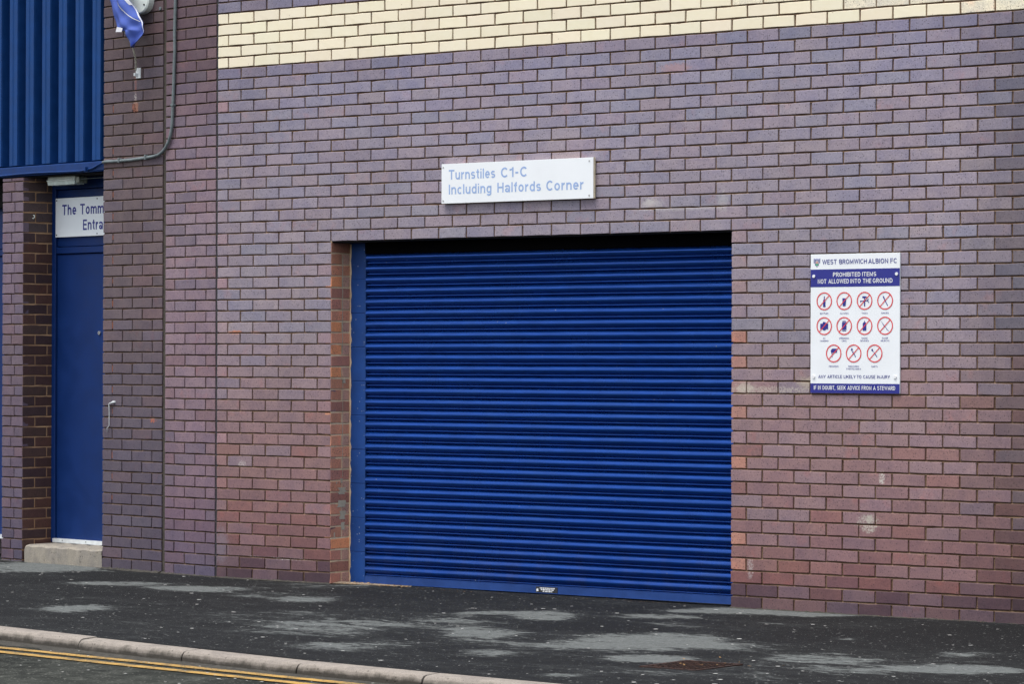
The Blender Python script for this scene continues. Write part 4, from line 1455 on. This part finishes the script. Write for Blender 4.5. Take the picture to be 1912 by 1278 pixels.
pl = tag(empty('wall_cover', (HX, 0, 0), ROT), 'white round-ended cover on the dark pier behind the blue flag', 'cover')
mb = MB()
outl = []
cx0, w, zc = -0.790, 0.108, 3.965
for k in range(15):
    t = math.pi + math.pi * k / 14
    outl.append((cx0 + w * math.cos(t), zc + 0.088 * math.sin(t)))
outl += [(cx0 + w, 4.40), (cx0 - w, 4.40)]
ins = [(cx0 + (p[0] - cx0) * 0.90, p[1] + (0.008 if p[1] < 4.2 else -0.008)) for p in outl]
n = len(outl); b = 0
mb.v = [(p[0], 0.0, p[1]) for p in outl] + [(p[0], -0.045, p[1]) for p in outl] + [(p[0], -0.052, p[1]) for p in ins]
for lvl in (0, 1):
    for i in range(n):
        j = (i + 1) % n
        mb.face((lvl * n + i, lvl * n + j, (lvl + 1) * n + j, (lvl + 1) * n + i)[::-1])
mb.face([2 * n + i for i in range(n)])
mb.build('shell', M['white_plastic'], pl)
MB().disc_y(-0.728, 3.937, 0.007, -0.055, -0.051, 10).build('screw', M['dark_metal'], pl)
tag(MB().disc_y(-0.612, 3.905, 0.012, -0.006, 0.001, 12).build('wall_plug', M['grey_plastic'], None, loc=(HX, 0, 0), rz=ROT), 'small grey round plug on the dark pier beside the wide joint, near the top', 'plug')

# old fixing hole with broken brick, cable stub
hb = tag(MB().prism_y([(-0.921, 3.222), (-0.902, 3.214), (-0.884, 3.224), (-0.889, 3.262), (-0.905, 3.255), (-0.922, 3.260)], -0.003, 0.004).prism_y([(-0.905, 3.205), (-0.884, 3.200), (-0.880, 3.213), (-0.900, 3.213)], -0.006, 0.004).build('broken_fixing', simple('broken red brick', (0.26, 0.10, 0.07), 0.9, var=0.5, nscale=70, bump=1.0, bd=0.006), None, loc=(HX, 0, 0), rz=ROT),
         'patch of broken red brick at the old fixing below the bracket', 'damage')
cb = tag(MB().tube([(a + 0.03, b, c) for a, b, c in ((-1.135, 0.004, 1.171), (-1.145, -0.012, 1.172), (-1.160, -0.014, 1.167), (-1.180, -0.012, 1.163), (-1.190, -0.010, 1.157), (-1.191, -0.008, 1.110), (-1.190, -0.008, 1.010), (-1.196, -0.009, 1.000), (-1.212, -0.009, 0.990), (-1.213, -0.008, 0.960))],
                  [0.010, 0.009, 0.0050, 0.0042, 0.006, 0.0029, 0.0027, 0.0027, 0.0027, 0.0027], 8).build('cable_stub', M['white_paint'], None, smooth=True, loc=(HX, 0, 0), rz=ROT),
         'short cut white cable hanging from the dark pier at waist height', 'cable')

# ---------------------------------------------------------------- turnstile sign
ts = tag(empty('direction_sign', (0, 0, 0)), 'long white board lettered in faded blue, on the bricks above the shutter', 'sign')
X0, X1, Z0, Z1 = 0.960, 2.160, 2.4735, 2.7265
TY = -0.030
mb = MB().box(X0, X1, TY + 0.003, -0.006, Z0, Z1, 0.001).build('edge', M['cream_edge'], ts)
MB().box(X0, X1, TY, TY + 0.0028, Z0, Z1, 0.0008).build('board', M['white_board'], ts)
for xx in (X0 + 0.08, X1 - 0.08, (X0 + X1) / 2):
    MB().box(xx - 0.02, xx + 0.02, -0.006, 0.004, Z0 + 0.02, Z1 - 0.02).build('batten', M['core'], ts)
put_text(ts, 'Turnstiles', X0 + 0.060, Z0 + 0.152, TY - 0.0006, M['light_blue_ink'], width=0.375, cap=0.062, bold=0.006)
put_text(ts, 'C1-C', X0 + 0.480, Z0 + 0.152, TY - 0.0006, M['light_blue_ink'], width=0.208, cap=0.062, bold=0.006)
put_text(ts, 'Including', X0 + 0.060, Z0 + 0.058, TY - 0.0006, M['light_blue_ink'], width=0.345, cap=0.062, bold=0.006)
put_text(ts, 'Halfords', X0 + 0.452, Z0 + 0.058, TY - 0.0006, M['light_blue_ink'], width=0.345, cap=0.062, bold=0.006)
put_text(ts, 'Corner', X0 + 0.838, Z0 + 0.058, TY - 0.0006, M['light_blue_ink'], width=0.288, cap=0.062, bold=0.006)
for (a, b) in ((X0 + 0.014, Z0 + 0.018), (X1 - 0.030, Z0 + 0.018), (X0 + 0.014, Z1 - 0.022), (X1 - 0.030, Z1 - 0.022)):
    MB().disc_y(a, b, 0.006, TY - 0.002, TY, 10).build('screw', M['steel'], ts)

# ---------------------------------------------------------------- prohibited items sign
ps = tag(empty('notice_board', (0, 0, 0)), 'tall white and navy notice with rows of red crossed circles, right of the shutter', 'sign')
BX, BW, BZ1, BH = 3.724, 0.603, 2.098, 0.812
BZ0 = BZ1 - BH
PY = -0.010
MB().box(BX, BX + BW, PY, 0.0, BZ0, BZ1, 0.0008).build('board', M['white_board'], ps)


def SX(px): return BX + BW * (px - 133) / 1404.0


def SZ(v): return BZ1 - BH * v


def VZ(py): return SZ((py - 82) / 2218.0)


MB().flat_y([(BX + 0.0005, VZ(607)), (BX + BW - 0.0005, VZ(607)), (BX + BW - 0.0005, VZ(325)), (BX + 0.0005, VZ(325))], PY - 0.0008).build('header_band', M['navy_ink'], ps)
MB().flat_y([(BX + 0.0005, BZ0 + 0.0005), (BX + BW - 0.0005, BZ0 + 0.0005), (BX + BW - 0.0005, VZ(2147)), (BX + 0.0005, VZ(2147))], PY - 0.0008).build('footer_band', M['navy_ink'], ps)
TYP = PY - 0.0016


def line(txt, xa, xb, ya, yb, mat, bold, y=TYP):
    put_text(ps, txt, SX(xa), VZ(yb), y, mat, width=SX(xb) - SX(xa), cap=VZ(ya) - VZ(yb), bold=bold)


line('WEST BROMWICH', 322, 1025, 168, 244, M['navy_ink'], 0.002)
line('ALBION', 1048, 1356, 168, 244, M['navy_ink'], 0.002)
line('FC', 1390, 1490, 168, 244, M['navy_ink'], 0.002)
line('PROHIBITED', 492, 925, 377, 445, M['white_ink'], 0.006)
line('ITEMS', 952, 1172, 377, 445, M['white_ink'], 0.006)
line('NOT ALLOWED', 250, 745, 482, 552, M['white_ink'], 0.006)
line('INTO THE', 768, 1095, 482, 552, M['white_ink'], 0.006)
line('GROUND', 1118, 1425, 482, 552, M['white_ink'], 0.006)
line('ANY ARTICLE LIKELY', 262, 850, 2012, 2062, M['navy_ink'], 0.0)
line('TO CAUSE INJURY', 868, 1385, 2012, 2062, M['navy_ink'], 0.0)
line('IF IN DOUBT,', 190, 530, 2182, 2246, M['white_ink'], 0.006)
line('SEEK ADVICE', 558, 925, 2182, 2246, M['white_ink'], 0.006)
line('FROM A STEWARD', 948, 1470, 2182, 2246, M['white_ink'], 0.006)
# crest: a striped shield
cr_ = MB()
cxs = [SX(p) for p in (184, 206, 228, 250, 272)]
for i, xx in enumerate(cxs):
    low = (225, 262, 285, 262, 225)[i]
    cr_.flat_y([(xx, VZ(low)), (xx + 0.0050, VZ(low)), (xx + 0.0050, VZ(170)), (xx, VZ(170))], TYP)
cr_.build('crest', M['navy_ink'], ps)
MB().flat_y([(SX(182), VZ(168)), (SX(290), VZ(168)), (SX(288), VZ(145)), (SX(250), VZ(158)), (SX(236), VZ(142)), (SX(222), VZ(158)), (SX(184), VZ(145))], TYP).build('crest_top', simple('grey blue ink', (0.35, 0.37, 0.6)), ps)
MB().flat_y([(SX(216), VZ(230)), (SX(258), VZ(230)), (SX(262), VZ(215)), (SX(240), VZ(185)), (SX(212), VZ(212))], TYP - 0.0003).build('crest_badge', simple('warm badge ink', (0.55, 0.33, 0.28)), ps)
MB().flat_y([(SX(220), VZ(262)), (SX(252), VZ(262)), (SX(258), VZ(236)), (SX(214), VZ(236))], TYP - 0.0003).build('crest_sprig', M['green_ink'], ps)

cells = [(353, 833, 'bottle', ('BOTTLES',)), (670, 833, 'glass', ('GLASSES',)), (990, 833, 'tools', ('TOOLS',)), (1310, 833, 'knife', ('KNIVES',)),
         (353, 1230, 'camera', ('AV', 'CAMERAS')), (670, 1230, 'can', ('DRINKING', 'CANS')), (990, 1230, 'spray', ('SMOKE', 'DEVICES')), (1310, 1230, 'needle', ('SHARP', 'OBJECTS')),
         (505, 1667, 'gun', ('FIREARMS',)), (820, 1667, 'rocket', ('FIREWORKS', 'PYROTECHNICS')), (1148, 1667, 'dart', ('DARTS',))]
R0, R1 = 0.0460, 0.0525


def icon(mb, kind, cx, cz, y):
    P = lambda pts: mb.flat_y([(cx + a * 0.001, cz + b * 0.001) for a, b in pts], y)
    if kind == 'bottle':
        P([(-8, -34), (8, -34), (8, 2), (3, 12), (2.5, 30), (-2.5, 30), (-3, 12), (-8, 2)])
    elif kind == 'glass':
        P([(-10, -30), (9, -30), (14, 16), (-13, 16)])
    elif kind == 'tools':
        P([(-3.5, -32), (3.5, -32), (3.5, 16), (-3.5, 16)])
        P([(-16, 17), (-3.5, 15), (10, 18), (14, 13), (15, 24), (4, 26), (-14, 27)])
        P([(-30, -4), (24, -2), (24, 3), (-30, 1)]); P([(22, 0), (31, -10), (27, -13), (19, -3)]); P([(20, 0), (29, 10), (24, 12), (17, 3)])
        P([(-30, -8), (-22, -8), (-24, -5), (-30, -5)])
    elif kind == 'knife':
        P([(-16, 30), (-8, 24), (2, 4), (-4, 0), (-14, 18)]); P([(-2, -2), (3, 1), (20, -30), (15, -31)])
    elif kind == 'camera':
        P([(-27, -18), (27, -18), (27, 14), (-27, 14)]); P([(-12, 14), (12, 14), (8, 24), (-8, 24)]); P([(-12, -18), (12, -18), (7, -25), (-7, -25)])
    elif kind == 'can':
        P([(-15, -22), (15, -22), (15, 20), (-15, 20)]); P([(-13, 23), (13, 23), (13, 29), (-13, 29)]); P([(-13, -30), (13, -30), (13, -25), (-13, -25)])
    elif kind == 'spray':
        P([(-12, -28), (12, -28), (12, 14), (7, 20), (-7, 20), (-12, 14)]); P([(-3, 20), (3, 20), (3, 28), (-3, 28)])
    elif kind == 'needle':
        P([(-26, 26), (-20, 20), (2, -6), (-3, -9), (-24, 22)]); P([(0, -3), (5, -7), (18, -24), (14, -26)]); P([(20, -30), (26, -30), (26, -27), (20, -27)])
    elif kind == 'gun':
        P([(-18, 4), (22, 4), (22, 28), (-10, 28), (-20, 18)]); P([(-14, -6), (-9, -4), (-10, 4), (-16, 4)]); P([(-12, -22), (-8, -20), (-9, -15), (-12, -16)])
    elif kind == 'rocket':
        P([(-19, 18), (-14, 32), (-9, 30), (-5, 22), (-12, 14)]); P([(-10, 10), (-2, 14), (0, 6), (-8, 2)]); P([(-2, -2), (6, 0), (10, -8), (2, -10)]); P([(6, -14), (12, -12), (15, -20), (10, -22)])
    elif kind == 'dart':
        P([(-22, 18), (-18, 28), (-12, 26), (-10, 16), (-16, 12)]); P([(-12, 14), (-10, 16), (18, -18), (14, -22)])


for cx, cy, kind, cap in cells:
    x, z = SX(cx), VZ(cy)
    im = MB(); icon(im, kind, x, z, TYP); im.build('pictogram', M['navy_ink'], ps)
    rg = MB().ring_y(x, z, R0, R1, TYP - 0.0004)
    c45 = 0.7071 * R0
    rg.stroke(x - c45, z - c45 * 1.0, x + c45, z + c45 * 1.0, 0.0052, TYP - 0.0006)
    rg.build('prohibition_ring', M['red_ink'], ps)
    for i, t in enumerate(cap):
        hgt = 0.0088
        zz = VZ(cy + (196 if cy < 1600 else 206) + i * 40) - hgt / 2
        put_text(ps, t, x, zz, TYP, M['navy_ink'], width=0.0082 * len(t), cap=hgt, bold=0.0, align='CENTER')
for (a, b, mt) in ((188, 432, 'white_ink'), (1490, 415, 'white_ink'), (188, 2040, 'white_ink'), (1468, 2038, 'white_ink')):
    MB().disc_y(SX(a), VZ(b), 0.0095, PY - 0.006, PY, 12).build('screw_cap', M[mt], ps)

# ---------------------------------------------------------------- pavement cover, leaves, litter, moss
mc = tag(empty('drain_cover', (5.04, -3.165, 0)), 'small rusty cast iron cover set in the pavement near the kerb', 'cover')
mb = MB()
mb.box(-0.165, 0.165, -0.200, -0.178, -0.03, 0.006).box(-0.165, 0.165, 0.178, 0.200, -0.03, 0.006).box(-0.165, -0.145, -0.177, 0.177, -0.03, 0.006).box(0.145, 0.165, -0.177, 0.177, -0.03, 0.006)
mb.build('frame', M['rust'], mc)
MB().box(-0.141, 0.141, -0.173, 0.173, -0.03, 0.003).build('plate', M['rust'], mc)
st = MB()
for i in range(9):
    for j in range(11):
        a, b = -0.125 + i * 0.031, -0.155 + j * 0.031
        if (i + j) % 2: st.box(a - 0.011, a + 0.011, b - 0.005, b + 0.005, 0.003, 0.0085)
        else: st.box(a - 0.005, a + 0.005, b - 0.011, b + 0.011, 0.003, 0.0085)
st.build('tread_studs', M['rust'], mc)['kind'] = 'stuff'

lr = random.Random(77)


def leaf(mb, x, y, z, s):
    a = lr.random() * 6.28; t = lr.uniform(-0.5, 0.5)
    d = Vector((math.cos(a), math.sin(a), t * 0.5)); e = Vector((-math.sin(a), math.cos(a), lr.uniform(-0.4, 0.6)))
    c = Vector((x, y, z + s * 0.35)); b = len(mb.v)
    for p in (c - d * s, c + e * s * 0.45, c + d * s, c - e * s * 0.45):
        mb.v.append((p.x, p.y, max(p.z, 0.004)))
    mb.face((b, b + 1, b + 2)); mb.face((b, b + 2, b + 3))


mb = MB()
for i in range(230):
    t = lr.random() ** 1.6
    x = 0.02 + t * 0.62; y = 0.11 - t * 0.05 + lr.gauss(0, 0.035)
    if y > 0.17: y = 0.15
    if y < -0.03: y = -0.02
    leaf(mb, x, y, 0.0, lr.uniform(0.006, 0.018))
for i in range(20):
    leaf(mb, lr.uniform(-0.5, 3.0), lr.uniform(-0.05, 0.1), 0, lr.uniform(0.005, 0.010))
for i in range(150):
    x = lr.uniform(-1.0, 6.5)
    leaf(mb, x, -0.012 - abs(lr.gauss(0, 0.02)), 0, lr.uniform(0.004, 0.008))
for i in range(22):
    leaf(mb, 5.03 + lr.gauss(0, 0.12), -3.04 + lr.gauss(0, 0.10), 0.004, lr.uniform(0.006, 0.012))
tag(mb.build('dry_leaves', M['leaf']), kind='stuff')
# pale grit that fans out from the foot of the block pier
mb = MB()
n = 40
for i in range(n + 1):
    t = i / n; x = 0.01 + 0.62 * t; w = 0.060 * (1 - t) ** 0.8 + 0.012
    y = 0.085 - 0.0 * t
    mb.v += [(x, y - w, 0.003), (x, y, 0.008 + 0.004 * (1 - t)), (x, y + w * 0.8, 0.003)]
    if i:
        a = len(mb.v) - 6
        mb.face((a, a + 1, a + 4, a + 3)[::-1]); mb.face((a + 1, a + 2, a + 5, a + 4)[::-1])
tag(mb.build('threshold_grit', simple('pale swept grit', (0.24, 0.185, 0.13), 0.95, var=0.5, nscale=60, bump=0.8, bd=0.004)), kind='stuff')

mb = MB()
for i in range(360):
    x = lr.uniform(-3.2, 7.2); yk = kerb_y(x)
    y = lr.uniform(yk + 0.05, -0.12)
    if x < -1.2: y = lr.uniform(yk + 0.05, -0.05)
    s = lr.choice((0.005, 0.006, 0.007, 0.010, 0.014)) * lr.uniform(0.8, 1.3)
    n = 6; a0 = lr.random() * 6; b = len(mb.v); asp = lr.uniform(0.5, 1.0)
    for k in range(n):
        t = a0 + 2 * math.pi * k / n; q = s * lr.uniform(0.7, 1.1)
        mb.v.append((x + q * math.cos(t), y + q * asp * math.sin(t), 0.0065))
    mb.face(range(b, b + n))
for i in range(60):
    x = lr.uniform(0.0, 5.0); yk = kerb_y(x); y = yk - lr.uniform(0.14, 0.9)
    s = lr.uniform(0.006, 0.013); b = len(mb.v)
    for k in range(6):
        t = 2 * math.pi * k / 6; q = s * lr.uniform(0.7, 1.1)
        mb.v.append((x + q * math.cos(t), y + q * 0.7 * math.sin(t), ROAD_Z + 0.007))
    mb.face(range(b, b + 6))
tag(mb.build('litter_specks', M['chip']), kind='stuff')

# ragged tarmac and mortar droppings where the pavement meets the walls
mb = MB()
def skirt(p0, p1, w=0.012, h=0.007):
    p0, p1 = Vector((*p0, 0)), Vector((*p1, 0)); d = (p1 - p0); L = d.length; d.normalize(); nr = Vector((d.y, -d.x, 0))
    n = int(L / 0.03)
    for i in range(n + 1):
        p = p0 + d * (L * i / n)
        hh = h * (0.5 + lr.random() * 1.1); ww = w * (0.6 + lr.random())
        a = p - nr * 0.006; c = p + nr * ww
        mb.v.extend([(c.x, c.y, -0.004), (a.x, a.y, hh)])
        if i:
            k = len(mb.v) - 4
            mb.face((k, k + 2, k + 3, k + 1))
skirt((X_LEFT, 0), (U(0) + 0.005, 0)); skirt((U(14), 0), (7.4, 0))
cR, sR = math.cos(ROT), math.sin(ROT)
loc = lambda x, y: (HX + x * cR - y * sR, x * sR + y * cR)
skirt(loc(-0.59, 0), loc(0, 0)); skirt(loc(-1.25, 0), loc(-0.585, 0), 0.03, 0.010); skirt(loc(-2.45, 0), loc(-2.19, 0))
tag(mb.build('tarmac_edge', M['gutter']), kind='stuff')
mb = MB()
for i in range(90):
    x = 3.62 + lr.gauss(0, 0.07) if i < 50 else lr.choice((-0.93, 4.4, -0.6, 5.0)) + lr.gauss(0, 0.05)
    leaf(mb, x, -0.02 - abs(lr.gauss(0, 0.01)), 0, lr.uniform(0.005, 0.010))
tag(mb.build('moss_tuft', M['moss']), kind='stuff')
